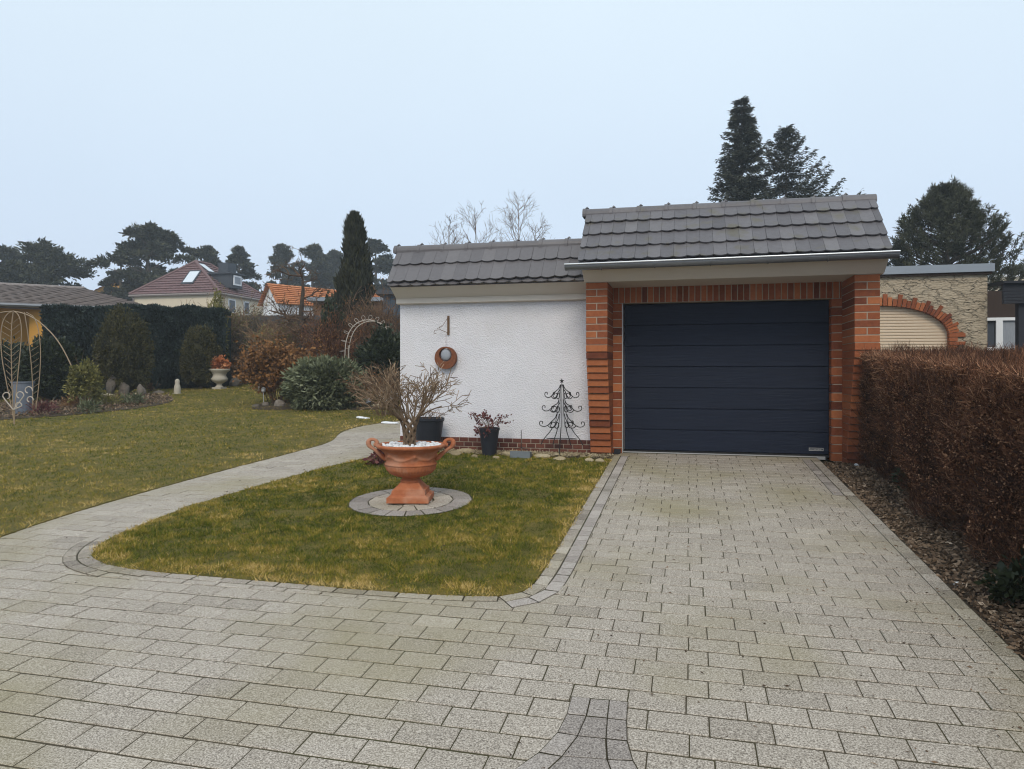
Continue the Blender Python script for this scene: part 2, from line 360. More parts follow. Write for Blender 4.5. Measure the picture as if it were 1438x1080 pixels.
ins1 = inpoly(cxs, cys, island_poly) & (distpoly(cxs, cys, island_poly) > .16)
ins2 = inpoly(cxs, cys, lawn_poly) & (distpoly(cxs, cys, lawn_poly) > .16)
for (x0, x1, y0), a, b in zip(cand, ins1, ins2):
    if a or b: continue
    G2 = GAP / 2; G3 = .0058; cx = (x0 + x1) / 2
    t = .5 + rnd.gauss(0, .035)
    if rnd.random() < .04: t += rnd.choice((-.06, .06))
    h = .014
    if rnd.random() < .012: t -= .08
    pth = cx < -1.2 and y0 > 4.6
    paver(path if pth else drive, [(x0 + G2, y0 + G3), (x1 - G2, y0 + G3), (x1 - G2, y0 + PH - G3), (x0 + G2, y0 + PH - G3)], h, t)
tag(drive.build('driveway', MT['paver']), 'driveway and forecourt of grey beige pavers', 'driveway', kind='structure')
tag(path.build('path', MT['paver']), 'paved garden path running back past the lawn island', 'path', kind='structure')
# border strips of small cobbles, laid a few millimetres proud of the pavers
def offset(pts, o):
    out = []
    for i, p in enumerate(pts):
        a = pts[max(0, i - 1)]; b = pts[min(len(pts) - 1, i + 1)]
        dx, dy = b[0] - a[0], b[1] - a[1]; L = math.hypot(dx, dy) + 1e-9
        out.append((p[0] - dy / L * o, p[1] + dx / L * o))
    return out
def resample(pts, step):
    P = np.array(pts); s = np.concatenate([[0], np.cumsum(np.hypot(*np.diff(P, axis=0).T))]); n = max(1, int(round(s[-1] / step)))
    u = np.linspace(0, s[-1], n + 1); return list(zip(np.interp(u, s, P[:, 0]), np.interp(u, s, P[:, 1])))
def strip(mbs, bed, pts, o0, o1, step, tone, lift=.004, jig=.1):
    A = offset(resample(pts, step), o0); B = offset(resample(pts, step), o1)
    n = len(A)
    for i in range(n - 1):
        q = [A[i], A[i + 1], B[i + 1], B[i]]
        q = np.array(q); c = q.mean(0)
        if (q[1][0] - q[0][0]) * (q[3][1] - q[0][1]) - (q[1][1] - q[0][1]) * (q[3][0] - q[0][0]) < 0: q = q[::-1]
        bed.add([(p[0], p[1], gz(p[1]) + .0145 + lift * .35) for p in c + (q - c) * 1.04], [(0, 1, 2, 3)], .25)
        L = np.linalg.norm(q - c, axis=1, keepdims=True)
        paver(mbs, c + (q - c) * (1 - .0048 / L), .0145, tone + rnd.gauss(0, jig), c=.004, lift=lift)
cob = MB(); lite = MB(); bed = MB()
rightedge = [(XL, 9.2)] + [(XL, y) for y in np.linspace(8.9, corner[-1][1], 30)] + corner[::-1][1:]
strip(lite, bed, rightedge, 0.004, .095, .16, .5)        # light row against the lawn
strip(cob, bed, rightedge, .099, .195, .13, .66)
bottom = isl_front[: int(len(isl_front) * .47)]
strip(lite, bed, bottom, .0, .075, .2, .45)
TIP = GP(128, 783); tipa = [p for p in isl_front if math.hypot(p[0] - TIP.x, p[1] - TIP.y) < .75]
strip(lite, bed, tipa, .0, .10, .10, .38, lift=.006)
strip(lite, bed, [p for p in tipa if math.hypot(p[0] - TIP.x, p[1] - TIP.y) < .55], .104, .19, .11, .34, lift=.006)
strip(lite, bed, isl_front[len(isl_front) // 2 + 2:], 0, .055, .2, .5, lift=.002)
dr = [(XR, y) for y in np.linspace(9.3, 2.4, 40)]
strip(lite, bed, dr, 0, -.10, .15, .42); strip(cob, bed, [p for p in dr if p[1] > 7.2], -.104, -.2, .15, .55)
# apron band of smooth stones right before the door
# dark ornament in the foreground
def orn(pl, pr, n, tone):
    for i in range(len(pl) - 1):
        for j in range(n):
            a0 = np.array(GP(*pl[i])[:2]); a1 = np.array(GP(*pl[i + 1])[:2]); b0 = np.array(GP(*pr[i])[:2]); b1 = np.array(GP(*pr[i + 1])[:2])
            u0, u1 = j / n, (j + 1) / n
            q = np.array([a1 + (b1 - a1) * u0, a1 + (b1 - a1) * u1, a0 + (b0 - a0) * u1, a0 + (b0 - a0) * u0]); c = q.mean(0)
            bed.add([(p[0], p[1], gz(p[1]) + .0158) for p in c + (q - c) * 1.03], [(0, 1, 2, 3)], .2)
            L = np.linalg.norm(q - c, axis=1, keepdims=True)
            paver(cob, c + (q - c) * (1 - .0035 / L), .0145, tone + rnd.gauss(0, .1), lift=.004)
orn([(803, 983), (796, 1008), (783, 1034), (757, 1062), (715, 1092), (640, 1125)], [(829, 986), (823, 1011), (811, 1039), (789, 1068), (757, 1098), (700, 1135)], 1, .5)
orn([(856, 988), (853, 1014), (851, 1043), (853, 1073), (864, 1105), (880, 1140)], [(882, 991), (880, 1017), (881, 1046), (889, 1074), (908, 1106), (935, 1142)], 1, .5)
orn([(829, 986), (823, 1011), (811, 1039), (789, 1068), (757, 1098), (700, 1135)], [(856, 988), (853, 1014), (851, 1043), (853, 1073), (864, 1105), (880, 1140)], 1, .4)
# round plinth of cobbles under the urn
UC = GP(577, 707)
for k, (r0, r1, n) in enumerate(((.07, .22, 8), (.225, .40, 14), (.405, .58, 20))):
    for i in range(n):
        a0 = 2 * math.pi * (i + .04) / n + k * .3; a1 = 2 * math.pi * (i + .96) / n + k * .3
        q = [(UC.x + r * math.cos(a), UC.y + r * math.sin(a)) for r, a in ((r0, a0), (r1 - .004, a0), (r1 - .004, a1), (r0, a1))]
        paver(cob if k == 2 else lite, q, .014, .5 + rnd.gauss(0, .08), lift=.018)
for i in range(32):
    a0, a1 = 2 * math.pi * i / 32, 2 * math.pi * (i + 1) / 32
    bed.add([(UC.x, UC.y, gz(UC.y) + .027)] + [(UC.x + .59 * math.cos(a), UC.y + .59 * math.sin(a), gz(UC.y + .59 * math.sin(a)) + .027) for a in (a0, a1)], [(0, 1, 2)], .3)
for o, l in ((cob.build('kerb_strip', MT['cobble']), 'dark grey cobble strips edging the paving'), (lite.build('kerb_strip', MT['paver']), 'light cobble rows along the lawn and mulch'), (bed.build('joint_bed', MT['sand']), 'sand joints under the cobble strips')):
    tag(o, l, 'paving', kind='structure')

# ---------------------------------------------------------------- GRASS
def grass(poly, N, bbox, near, holes=(), name='grass', label='', tb=.3):
    x = rng.uniform(bbox[0], bbox[1], N); y = rng.uniform(bbox[2], bbox[3], N)
    d = -x * ST + y * CT; t = (x * CT + y * ST) / np.maximum(d, .1)
    keep = (d > 2) & (np.abs(t) < 1.0) & inpoly(x, y, poly) & (rng.random(N) < np.clip((near / d) ** 2, 0, 1))
    for (hx, hy, hr) in holes: keep &= np.hypot(x - hx, y - hy) > hr
    x, y, d = x[keep], y[keep], d[keep]; n = len(x)
    e = distpoly(x, y, poly)
    n1 = vnoise(x, y, .55, 1); n2 = vnoise(x, y, .22, 2); n3 = vnoise(x, y, 1.6, 3); n4 = vnoise(x, y, .06, 4)
    n5 = vnoise(x, y, .11, 5)
    tone = tb + (n1 - .5) * .40 + (n2 - .5) * .38 + (n3 - .5) * .28 + (n4 - .5) * .55 + (n5 - .5) * .5 + rng.normal(0, .21, n)
    tone += .34 * np.exp(-e / .14) + .1 * np.exp(-e / .6)
    tone = np.clip(tone, .02, .98)
    hgt = (.018 + .022 * rng.random(n)) * (1 + 1.3 * (n5 - .5)) * (1 + d * .012) * np.where(rng.random(n) < .04, 1.4, 1); w = .0046 * np.maximum(1, d / near * 1.1)
    Dv = np.stack([rng.normal(0, .9, n), rng.normal(0, .9, n), np.ones(n)], 1)
    near_e = e < .04; x = x + near_e * rng.normal(0, .014, n); y = y + near_e * rng.normal(0, .014, n)
    P = np.stack([x, y, g(y) + .018], 1)
    mb = MB(); mb.cards(P, Dv, hgt, w, tone, shape='blade')
    return tag(mb.build(name, MT['grass']), label, 'grass', kind='stuff')
grass(island_poly, 330000, (-5.2, -.9, 3.2, 9.1), 5.2, [(UC.x, UC.y, .585)], label='short winter grass with tan patches on the lawn island', tb=.27)
grass(lawn_poly, 1300000, (-22, -3.9, 4, 25), 6.5, label='short winter grass on the big lawn beyond the path', tb=.34)

# ---------------------------------------------------------------- GARAGE
gar = empty('garage', (0.4, 9.5, gz(9.5)), 'white plastered garage with brick pillars, dark sectional door and tiled pent roofs', 'garage')
YW, YJ, YD = 9.30, 9.42, 9.56
XW0, XPL0, XPL1, XPR0, XPR1 = -3.92, -1.228, -.965, 1.822, 2.085
def bt(): return min(.95, max(.05, rnd.gauss(.5, .2)))
# body
b = MB(); b.box(XW0, -1.0, YW, 15.0, gz(YW) + .19, 2.78); b.box(-1.0, 2.08, 9.72, 15.0, gz(9.5) - .1, 2.78)
b.build('wall', MT['plaster'], gar)
# plinth
b = MB(); m_ = MB(); z0 = gz(YW) - .06
m_.box(XW0, XPL0 + .02, YW - .004, YW + .2, z0, gz(YW) + .189)
for k in range(4):
    zc = z0 + .002 + k * .0635; x = XW0 + (0 if k % 2 else -.06)
    while x < XPL0:
        xa, xb = max(x, XW0) + .005, min(x + .125, XPL0 + .02) - .005
        if xb - xa > .02: b.cham(xa, xb, YW - .012, YW + .05, zc + .005, zc + .0585, .003, bt())
        x += .125
pl = m_.build('plinth', MT['mortar'], gar); b.build('bricks', MT['brick_dark'], pl)
# pillars, corbelled outwards towards the eaves
def pillar(x0, x1, label):
    mo = MB(); br = MB(); zb = gz(9.1) - .03; H = 2.70 - zb; nc = 26; ch = H / nc
    for k in range(nc):
        za = zb + k * ch; f = min(1, (k + .5) / 16.0); yf = 9.22 - .47 * f
        lean = k < 17
        mo.box(x0 + (.008 if lean else .003), x1 - (.008 if lean else .003), yf + (.010 if lean else .004), YJ + .1, za, za + ch - .0008)
        gp = .0055
        if lean:
            tl = rnd.uniform(0, .006)
            br.cham(x0, x1, yf - .012 - tl, YJ + .05, za + .003, za + ch - .004, .004, bt())
        elif k % 2: br.cham(x0, x1, yf, YJ + .05, za + gp, za + ch - gp, .003, bt())
        else:
            xm = (x0 + x1) / 2
            br.cham(x0, xm - gp, yf, YJ + .05, za + gp, za + ch - gp, .003, bt()); br.cham(xm + gp, x1, yf, YJ + .05, za + gp, za + ch - gp, .003, bt())
    p = mo.build('pillar', MT['mortar'], gar); br.build('bricks', MT['brick'], p); return p
pillar(XPL0, XPL1, ''); pillar(XPR0, XPR1, '')
# jambs: half brick returns beside the door
XD0, XD1 = -.838, 1.708; ZD0 = gz(YD) - .0; ZD1 = ZD0 + 1.972
def jamb(x0, x1):
    mo = MB(); br = MB(); zb = gz(9.4) - .02; n = 19; ch = (ZD1 - zb) / n
    mo.box(x0 + .003, x1 - .003, YJ + .004, YD + .22, zb, ZD1 - .002)
    for k in range(n):
        br.cham(x0 - .02 if x0 > 0 else x0, x1 if x0 > 0 else x1, YJ, YD + .1, zb + k * ch + .0055, zb + (k + 1) * ch - .0055, .003, bt())
    p = mo.build('jamb', MT['mortar'], gar); br.build('bricks', MT['brick'], p)
jamb(XPL1 - .01, XD0 - .012); jamb(XD1 + .012, XPR0 + .01)
# lintel: soldier course
mo = MB(); br = MB(); mo.box(XPL1, XPR0, YJ + .005, YD + .3, ZD1, 2.715); x = XPL1
while x < XPR0 - .03:
    br.cham(x + .0055, min(x + .0745, XPR0) - .0055, YJ + .001, YD + .1, ZD1 + .004, ZD1 + .252, .003, min(1, bt() * .9))
    x += .0745
x = XPL1
while x < XPR0 - .03:
    br.cham(x + .0055, min(x + .25, XPR0) - .0055, YJ + .001, YD + .1, ZD1 + .262, ZD1 + .33, .003, bt()); x += .25
li = mo.build('lintel', MT['mortar'], gar); br.build('bricks', MT['brick'], li)
# door
dm = MB(); npan = 7; ph = (ZD1 - ZD0 - .05) / npan
dm.box(XD0 + .01, XD1 - .01, YD + .03, YD + .06, ZD0 + .02, ZD1, .2)
for k in range(npan):
    za = ZD0 + .04 + k * ph
    dm.cham(XD0 + .012, XD1 - .012, YD, YD + .035, za + .0022, za + ph - .0022, .0045, .5 + rnd.uniform(-.1, .1))
do = dm.build('garage_door', MT['door'], gar)
s_ = MB(); s_.box(XD0, XD1, YD - .008, YD + .05, ZD0 - .0, ZD0 + .038); s_.build('rubber_seal', MT['black'], do)
s_ = MB(); s_.box(XD0 - .01, XD1 - .06, YD - .045, YD - .01, ZD0 - .02, ZD0 + .018); s_.build('threshold', MT['alu'], do)
# small framed name plate at the lower right of the door (lettering too small to read in the photograph)
s_ = MB(); px0, px1, pz0, pz1 = XD1 - .245, XD1 - .075, ZD0 + .085, ZD0 + .122; yy = YD - .004
s_.box(px0, px1, yy, YD + .002, pz0, pz0 + .007); s_.box(px0, px1, yy, YD + .002, pz1 - .007, pz1); s_.box(px0, px0 + .007, yy, YD + .002, pz0 + .0071, pz1 - .0071); s_.box(px1 - .007, px1, yy, YD + .002, pz0 + .0071, pz1 - .0071)
xx = px0 + .016
for i, wl in enumerate((.009, .012, .008, .011, .014, .009, .012, .008, .011)):
    s_.box(xx, xx + wl, yy + .001, YD + .002, pz0 + .014, pz0 + .014 + .009); xx += wl + .0045
s_.build('name_plate', MT['alu'], do)
f_ = MB()
for xa, xb in ((XD0 - .012, XD0 - .002), (XD1 + .002, XD1 + .012)): f_.box(xa, xb, YJ + .02, YD + .05, ZD0, ZD1)
f_.box(XD0 - .012, XD1 + .012, YD - .02, YD + .05, ZD1 + .0005, ZD1 + .0035)
f_.build('door_frame', MT['alu'], gar)
f_ = MB(); f_.box(XPL1 + .02, XPL1 + .10, YJ - .07, YJ - .002, gz(9.3), gz(9.3) + .075); f_.build('light_sensor', MT['pot'], gar)
# roofs
def tiles(x0, x1, ye, ze, yr, zr, courses, tw, mat, parent, name='roof'):
    sl = Vector((0, yr - ye, zr - ze)); SLn = sl.length; sl.normalize(); nrm = Vector((0, -sl.z, sl.y))
    mb = MB()
    core = [(x0 + .02, ye + .02, ze - .03), (x0 + .02, yr, zr - .03), (x0 + .02, yr + (yr - ye), ze - .03)]
    co = MB(); co.prism(core, (x1 - x0 - .04, 0, 0)); ex = SLn / courses
    n = int(round((x1 - x0) / tw)); tw = (x1 - x0) / n
    for c, lay in [(c, l) for c in range(courses) for l in (0, 1)]:
        for i in range(n + lay):
            xa = x0 + (i - .5 * lay) * tw; xb = xa + tw; xa = max(xa, x0); xb = min(xb, x1)
            if xb - xa < .03: continue
            xa += .0012; xb -= .0012
            v0 = c * ex - .02 + .036 * lay + rnd.gauss(0, .003); v1 = min(v0 + ex * 1.2, SLn + .02); w0 = .022 + .044 * lay + rnd.gauss(0, .002); w1 = .008 + .026 * lay; th = .015; k = 6
            roll = rnd.gauss(0, .002)
            lo = []
            for q in range(k + 1):
                u = q / k; x = xa + (xb - xa) * u; v = v0 - .026 * (1 - (2 * u - 1) ** 2) ; lo.append((x, v, w0 + roll * (u - .5) * 2 + .004 * (1 - (2 * u - 1) ** 2)))
            top = lo + [(xb, v1, w1), (xa, v1, w1)]
            def P(x, v, w): return Vector((x, ye, ze)) + sl * v + nrm * w
            A = [P(*p) for p in top]; B = [P(p[0], p[1], p[2] - th) for p in top]; m = len(A)
            mb.add([tuple(p) for p in A + B], [tuple(range(m))] + [(j, m + j, m + (j + 1) % m, (j + 1) % m) for j in range(m)], min(1, max(0, rnd.gauss(.5, .13))))
    ro = mb.build(name, mat, parent); co.build('roof_core', MT['tile'], ro)
    rd = MB(); L = .335; n = int(round((x1 - x0) / L)); L = (x1 - x0 + .04) / n
    for i in range(n):
        xa = x0 - .02 + i * L; t = rnd.gauss(.5, .1); jz = rnd.gauss(0, .003)
        pr = []; N = 10
        for (xx, rr) in ((xa - .03, .092), (xa + .012, .092), (xa + .02, .083), (xa + L, .079)):
            pr.append([(xx, yr + rr * math.cos(math.pi * (q / N * 1.2 - .1)), zr - .012 + jz + rr * math.sin(math.pi * (q / N * 1.2 - .1))) for q in range(N + 1)])
        V = [p for ring in pr for p in ring]; m = N + 1
        F = [(a * m + q, a * m + q + 1, (a + 1) * m + q + 1, (a + 1) * m + q) for a in range(3) for q in range(N)] + [tuple(range(m)), tuple(3 * m + q for q in range(m - 1, -1, -1))]
        rd.add(V, F, t)
        rd.add([(xa + .02 + .03 * math.cos(q) , yr + .025 * math.sin(q), zr + .078 + jz) for q in np.linspace(0, 2 * math.pi, 8)[:-1]] + [(xa + .02, yr, zr + .105 + jz)], [(q, (q + 1) % 7, 7) for q in range(7)], t)
    rd.build('ridge_tiles', mat, ro, smooth_=False)
    return ro
tiles(-1.285, 2.135, 8.47, 2.885, 9.25, 3.645, 4, .148, MT['tile'], gar)
tiles(-3.95, -1.23, 8.95, 2.775, 9.33, 3.29, 2, .165, MT['tile_new'], gar)
# fascias
f_ = MB(); f_.prism([(-1.25, 8.50, 2.865), (-1.25, 8.745, 2.702), (-1.25, 9.42, 2.702), (-1.25, 9.42, 2.865)], (3.375, 0, 0)); f_.build('fascia', MT['fascia'], gar)
f_ = MB(); f_.prism([(-3.94, 8.975, 2.762), (-3.94, 9.21, 2.612), (-3.94, 9.21, 2.545), (-3.94, 9.255, 2.535), (-3.94, 9.295, 2.535), (-3.94, 9.5, 2.762)], (2.69, 0, 0))
f_.prism([(-3.935, 9.20, 2.609), (-3.935, 9.20, 2.600), (-3.935, 9.215, 2.600), (-3.935, 9.215, 2.609)], (2.68, 0, 0)); f_.build('fascia', MT['fascia'], gar)
# gutter
gu = MB(); yg, zg, rg = 8.405, 2.865, .062
for (ra, rb) in ((rg, rg - .004),):
    N = 10; ring = [(math.pi + math.pi * q / N) for q in range(N + 1)]
    def gpz(x): return zg + .012 * (x + 1.4) / 3.6
    xs = np.linspace(-1.43, 2.185, 9)
    for a, bx in zip(xs[:-1], xs[1:]):
        for q in range(N):
            a0, a1 = ring[q], ring[q + 1]
            gu.add([(a, yg + ra * math.cos(a0), gpz(a) + ra * math.sin(a0)), (bx, yg + ra * math.cos(a0), gpz(bx) + ra * math.sin(a0)), (bx, yg + ra * math.cos(a1), gpz(bx) + ra * math.sin(a1)), (a, yg + ra * math.cos(a1), gpz(a) + ra * math.sin(a1))], [(0, 1, 2, 3)], .5 + .1 * math.sin(a * 7))
    for x in (-1.43, 2.185): gu.add([(x, yg + ra * math.cos(a), gpz(x) + ra * math.sin(a)) for a in ring], [tuple(range(N + 1))])
go = gu.build('gutter', MT['zinc'], gar)
r_ = MB(); r_.tube([(x, yg - rg - .004, gpz(x) + .006) for x in xs], .0105, 8); r_.build('gutter_bead', MT['zinc_bright'], go)
for x in np.arange(-1.0, 2.1, .62):
    r_ = MB(); r_.tube([(x, yg + (rg + .003) * math.cos(a), gpz(x) + (rg + .003) * math.sin(a)) for a in np.linspace(math.pi * .98, 2 * math.pi, 10)], .006, 6); r_.build('gutter_bracket', MT['zinc'], go)

# ---------------------------------------------------------------- STONE HOUSE NEXT DOOR
sh = empty('stone_house', (3.6, 14, gz(14)), 'flat roofed rubble stone house with brick arched roller shutter behind the brown hedge', 'house')
YS = 14.0; w = MB(); acx, ahw, arise, aspr = 3.33, 1.12, .56, 2.235; x0, x1, zt = 1.8, 5.04, 3.32
NA = 24; arc = [(acx + ahw * math.cos(math.pi * (1 - i / NA)), aspr + arise * math.sin(math.pi * (1 - i / NA))) for i in range(NA + 1)]
for (xa, za), (xb, zb_) in zip(arc[:-1], arc[1:]): w.add([(xa, YS, za), (xb, YS, zb_), (xb, YS, zt), (xa, YS, zt)], [(0, 1, 2, 3)])
w.add([(x0, YS, gz(14)), (acx - ahw, YS, gz(14)), (acx - ahw, YS, zt), (x0, YS, zt)], [(0, 1, 2, 3)]); w.add([(acx + ahw, YS, gz(14)), (x1, YS, gz(14)), (x1, YS, zt), (acx + ahw, YS, zt)], [(0, 1, 2, 3)])
w.box(x0, acx - ahw - .01, YS + .005, YS + .3, gz(14) - .2, zt); w.box(acx + ahw + .01, x1 - .001, YS + .005, 18.5, gz(14) - .2, zt); w.box(acx - ahw, acx + ahw, YS + .3, YS + 4, gz(14), zt)
w.build('wall', MT['natstone'], sh)
s_ = MB(); z = gz(14)
while z < aspr + arise + .05:
    s_.prism([(acx - ahw - .02, YS + .09, z), (acx - ahw - .02, YS + .075, z + .014), (acx - ahw - .02, YS + .075, z + .042), (acx - ahw - .02, YS + .09, z + .054), (acx - ahw - .02, YS + .12, z + .054), (acx - ahw - .02, YS + .12, z)], (2 * ahw + .04, 0, 0), .5 + rnd.uniform(-.1, .1)); z += .0545
s_.build('roller_shutter', MT['shutter'], sh)
br = MB(); a = 0.02
ths = np.linspace(0, math.pi, 46)
for i in range(45):
    t0, t1 = ths[i] + .006, ths[i + 1] - .006; ext = (.13 if i % 3 else .20) + rnd.uniform(-.02, .03)
    q = []
    for (tt, e) in ((t0, 0), (t1, 0), (t1, ext), (t0, ext)):
        p = Vector((acx + ahw * math.cos(tt), 0, aspr + arise * math.sin(tt))); nn = Vector((math.cos(tt) / ahw, 0, math.sin(tt) / arise)).normalized(); q.append(p + nn * (e - .012))
    br.quadbox([(p.x, YS - .035 - .01 * (i % 2), p.z) for p in q], [(p.x, YS + .07, p.z) for p in q], bt() if rnd.random() > .2 else .05)
for sgn in (-1, 1):
    z = gz(14); k = 0
    while z < aspr - .02:
        xa = acx + sgn * (ahw - .012); xb = xa + sgn * (.13 if k % 2 else .25); br.box(min(xa, xb), max(xa, xb), YS - .04, YS + .07, z, z + .062, bt()); z += .072; k += 1
br.build('brick_arch', MT['brick'], sh)
c_ = MB(); c_.box(1.7, 5.12, YS - .1, 18.7, zt + .012, zt + .15); c_.build('coping', MT['bluegrey'], sh)
c_ = MB(); c_.box(1.7, 5.09, YS - .06, 18.6, zt - .03, zt + .011); c_.build('coping_trim', MT['timber'], sh)
w = MB(); w.box(5.05, 12, 16.5, 18.5, gz(14) - .2, 3.25); w.build('timber_wall', MT['timber'], sh)
wx0, wx1, wz0, wz1 = 5.55, 6.62, 2.03, 2.70
f_ = MB(); yy = 16.42
f_.box(wx0, wx1, yy, 16.51, wz0, wz0 + .07); f_.box(wx0, wx1, yy, 16.51, wz1 - .06, wz1)
for xa, xb in ((wx0, wx0 + .06), (6.07, 6.19), (wx1 - .06, wx1)): f_.box(xa, xb, yy, 16.51, wz0 + .0701, wz1 - .0601)
wi = f_.build('window', MT['white'], sh)
f_ = MB(); f_.box(wx0 + .061, 6.069, yy + .05, 16.505, wz0 + .071, wz1 - .061); f_.build('pane', MT['glass'], wi)
f_ = MB(); f_.box(6.191, wx1 - .061, yy + .05, 16.505, wz0 + .071, wz1 - .061); f_.build('curtain', MT['curtain'], wi)
pg = empty('pergola', (6.2, 13.8, gz(13.8)), 'black timber pergola with slatted side beside the stone house', 'pergola')
b = MB()
for k in range(7): b.box(5.12, 9.0, 13.55 + .004 * k, 13.62 + .004 * k, 2.74 + k * .052, 2.74 + k * .052 + .047)
b.build('slat_panel', MT['pergola'], pg)
b = MB(); b.prism([(5.10, 13.5, 3.115), (5.10, 14.3, 3.15), (5.10, 14.3, 3.11), (5.10, 13.5, 3.075)], (4, 0, 0)); b.build('roof', MT['pergola'], pg)
for x in (5.37, 8.6):
    b = MB(); b.box(x, x + .13, 13.63, 13.76, gz(13.7) - .05, 3.07); b.build('post', MT['pergola'], pg)

# ---------------------------------------------------------------- VEGETATION TOOLS
def clumps(mb, c, rx, ry, rz, m, per, L, W, spread=.22, lo=.55, up=.25, zmin=-1.0, r=rng, tbase=.45, tvar=.16, droop=0):
    """many small leaves gathered in clumps through an ellipsoid"""
    u = r.normal(size=(m, 3)); u /= np.linalg.norm(u, axis=1, keepdims=True)
    u = u[u[:, 2] > zmin]; m = len(u)
    rad = (lo + (1 - lo) * r.random(m) ** .6) * r.uniform(.86, 1.06, m)
    C = u * rad[:, None]
    q = np.repeat(C, per, 0) + r.normal(size=(m * per, 3)) * spread * .55
    S = np.array([rx, ry, rz]); P = q * S + np.array(tuple(c))
    Dv = q * S / np.mean(S) + r.normal(size=q.shape) * .55; Dv[:, 2] += up - droop
    t = np.repeat(r.normal(tbase, tvar, m), per) + r.normal(0, .12, m * per)
    n = m * per
    mb.cards(P, Dv, L * r.uniform(.6, 1.3, n), W * r.uniform(.6, 1.3, n), np.clip(t, .02, .98), r)
def grow(out, p, d, L, rad, lev, rr, nseg=4, wob=.16, up=.05, kids=(2, 4), spread=.6, shrink=.68, minr=.002):
    pts = [p]; d = d.normalized(); rads = [rad]
    for i in range(nseg):
        d = (d + Vector((rr.gauss(0, wob), rr.gauss(0, wob), rr.gauss(0, wob) + up))).normalized()
        pts.append(pts[-1] + d * L / nseg); rads.append(max(minr, rad * (1 - .5 * (i + 1) / nseg)))
    out.append((pts, rads, lev))
    if lev <= 0: return
    for k in range(rr.randint(*kids)):
        f = rr.uniform(.35, 1.0); i = min(nseg, max(1, int(round(f * nseg))))
        s = Vector((rr.gauss(0, 1), rr.gauss(0, 1), rr.gauss(0, 1))); base = (pts[i] - pts[i - 1]).normalized()
        s = (s - base * s.dot(base)); s = s.normalized() if s.length > .01 else Vector((1, 0, 0))
        nd = base * (1 - spread * .5) + s * spread
        grow(out, pts[i], nd, L * shrink * rr.uniform(.7, 1.15), max(minr, rads[i] * .72), lev - 1, rr, max(2, nseg - 1), wob, up, kids, spread, shrink, minr)
def tubes(mb, out, tone=.5, jit=.12, rr=rnd):
    for pts, rads, lev in out: mb.tube(pts, rads, 5 if rads[0] > .012 else 3, min(1, max(0, tone + rr.gauss(0, jit))), cap=False)
def spot(px, pyb=None, d=None):
    if pyb is not None: p = GP(px, pyb)
    else: p = D(px, 500, d); p.z = gz(p.y)
    return p, depth(p)
def dome(name, label, cat, pxl, pxr, pt, mat, pyb=None, d=None, m=160, per=60, L=.09, W=.05, core=True, group=None, lo=.75, zlow=-.55, stem='bark', asp=1.0, spread=.2, up=.2):
    p, dd = spot((pxl + pxr) / 2, pyb, d); hw = (pxr - pxl) / 2 / FPX * dd; H = zat(pt, dd) - p.z
    root = empty(name, p, label, cat, group); mb = MB(); c = (p.x, p.y, p.z + H * .46)
    if core: mb.rock(c, hw * .8, hw * .8 * asp, H * .46, 3, 3, .08, tone=.15)
    clumps(mb, c, hw, hw * asp, H * .54, m, per, L, W, spread, lo, up, zlow)
    mb.build('foliage', mat, root)
    s_ = MB(); s_.tube([p + Vector((0, 0, -.05)), p + Vector((.02, 0, H * .5))], [.05, .03], 6); s_.build('stem', MT[stem], root)
    return root

# ---------------------------------------------------------------- RIGHT HEDGE (bare, red brown)
hd = empty('deciduous_hedge', (2.7, 6, gz(6)), 'clipped red brown leafless hedge along the right side of the driveway', 'hedge')
HX0, HX1, HY0, HY1, HH = 1.90, 4.2, 2.2, 8.95, 1.33
def hface(y, z): return HX0 + .10 * (vnoise(y, z, .5, 21) - .5) * 2 + .05 * (vnoise(y, z, .18, 22) - .5) * 2
tw = MB(); N = 190000
# front face shell, top shell, far end shell
y = rng.uniform(HY0, HY1, N); h = rng.random(N) ** .85 * HH; dep = np.abs(rng.normal(0, .16, N))
taper = np.clip((.38 - h) / .38, 0, 1)
x = hface(y, h) + dep + taper * .03 - .05 * (h / HH) ** 2
keep = rng.random(N) > taper * .35
P = np.stack([x, y, g(y) + h], 1)[keep]; n = len(P)
Dv = np.stack([rng.normal(-.3, .6, n), rng.normal(0, .7, n), rng.normal(.6, .6, n)], 1)
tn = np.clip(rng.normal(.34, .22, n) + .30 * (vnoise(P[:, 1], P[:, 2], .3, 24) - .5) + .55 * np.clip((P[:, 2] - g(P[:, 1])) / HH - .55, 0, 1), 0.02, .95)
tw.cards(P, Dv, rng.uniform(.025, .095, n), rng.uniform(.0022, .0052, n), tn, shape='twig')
N = 110000
x = rng.uniform(HX0 - .03, HX1, N); y = rng.uniform(HY0, HY1, N); top = HH + .07 * (vnoise(x, y, .35, 25) - .5) * 2 - .06 * np.exp(-np.clip(x - HX0, 0, 9) / .12)
h = top - np.abs(rng.normal(0, .10, N)); P = np.stack([x, y, g(y) + h], 1)
Dv = np.stack([rng.normal(0, .45, N), rng.normal(0, .45, N), rng.normal(1, .3, N)], 1)
tw.cards(P, Dv, rng.uniform(.03, .11, N), rng.uniform(.0022, .005, N), np.clip(rng.normal(.37, .2, N) + .25 * (vnoise(x, y, .3, 27) - .5), .02, .98), shape='twig')
N = 26000
x = rng.uniform(HX0, HX1, N); h = rng.random(N) * HH; y = HY1 + .05 - np.abs(rng.normal(0, .15, N)) + .05 * (vnoise(x, h, .3, 26) - .5)
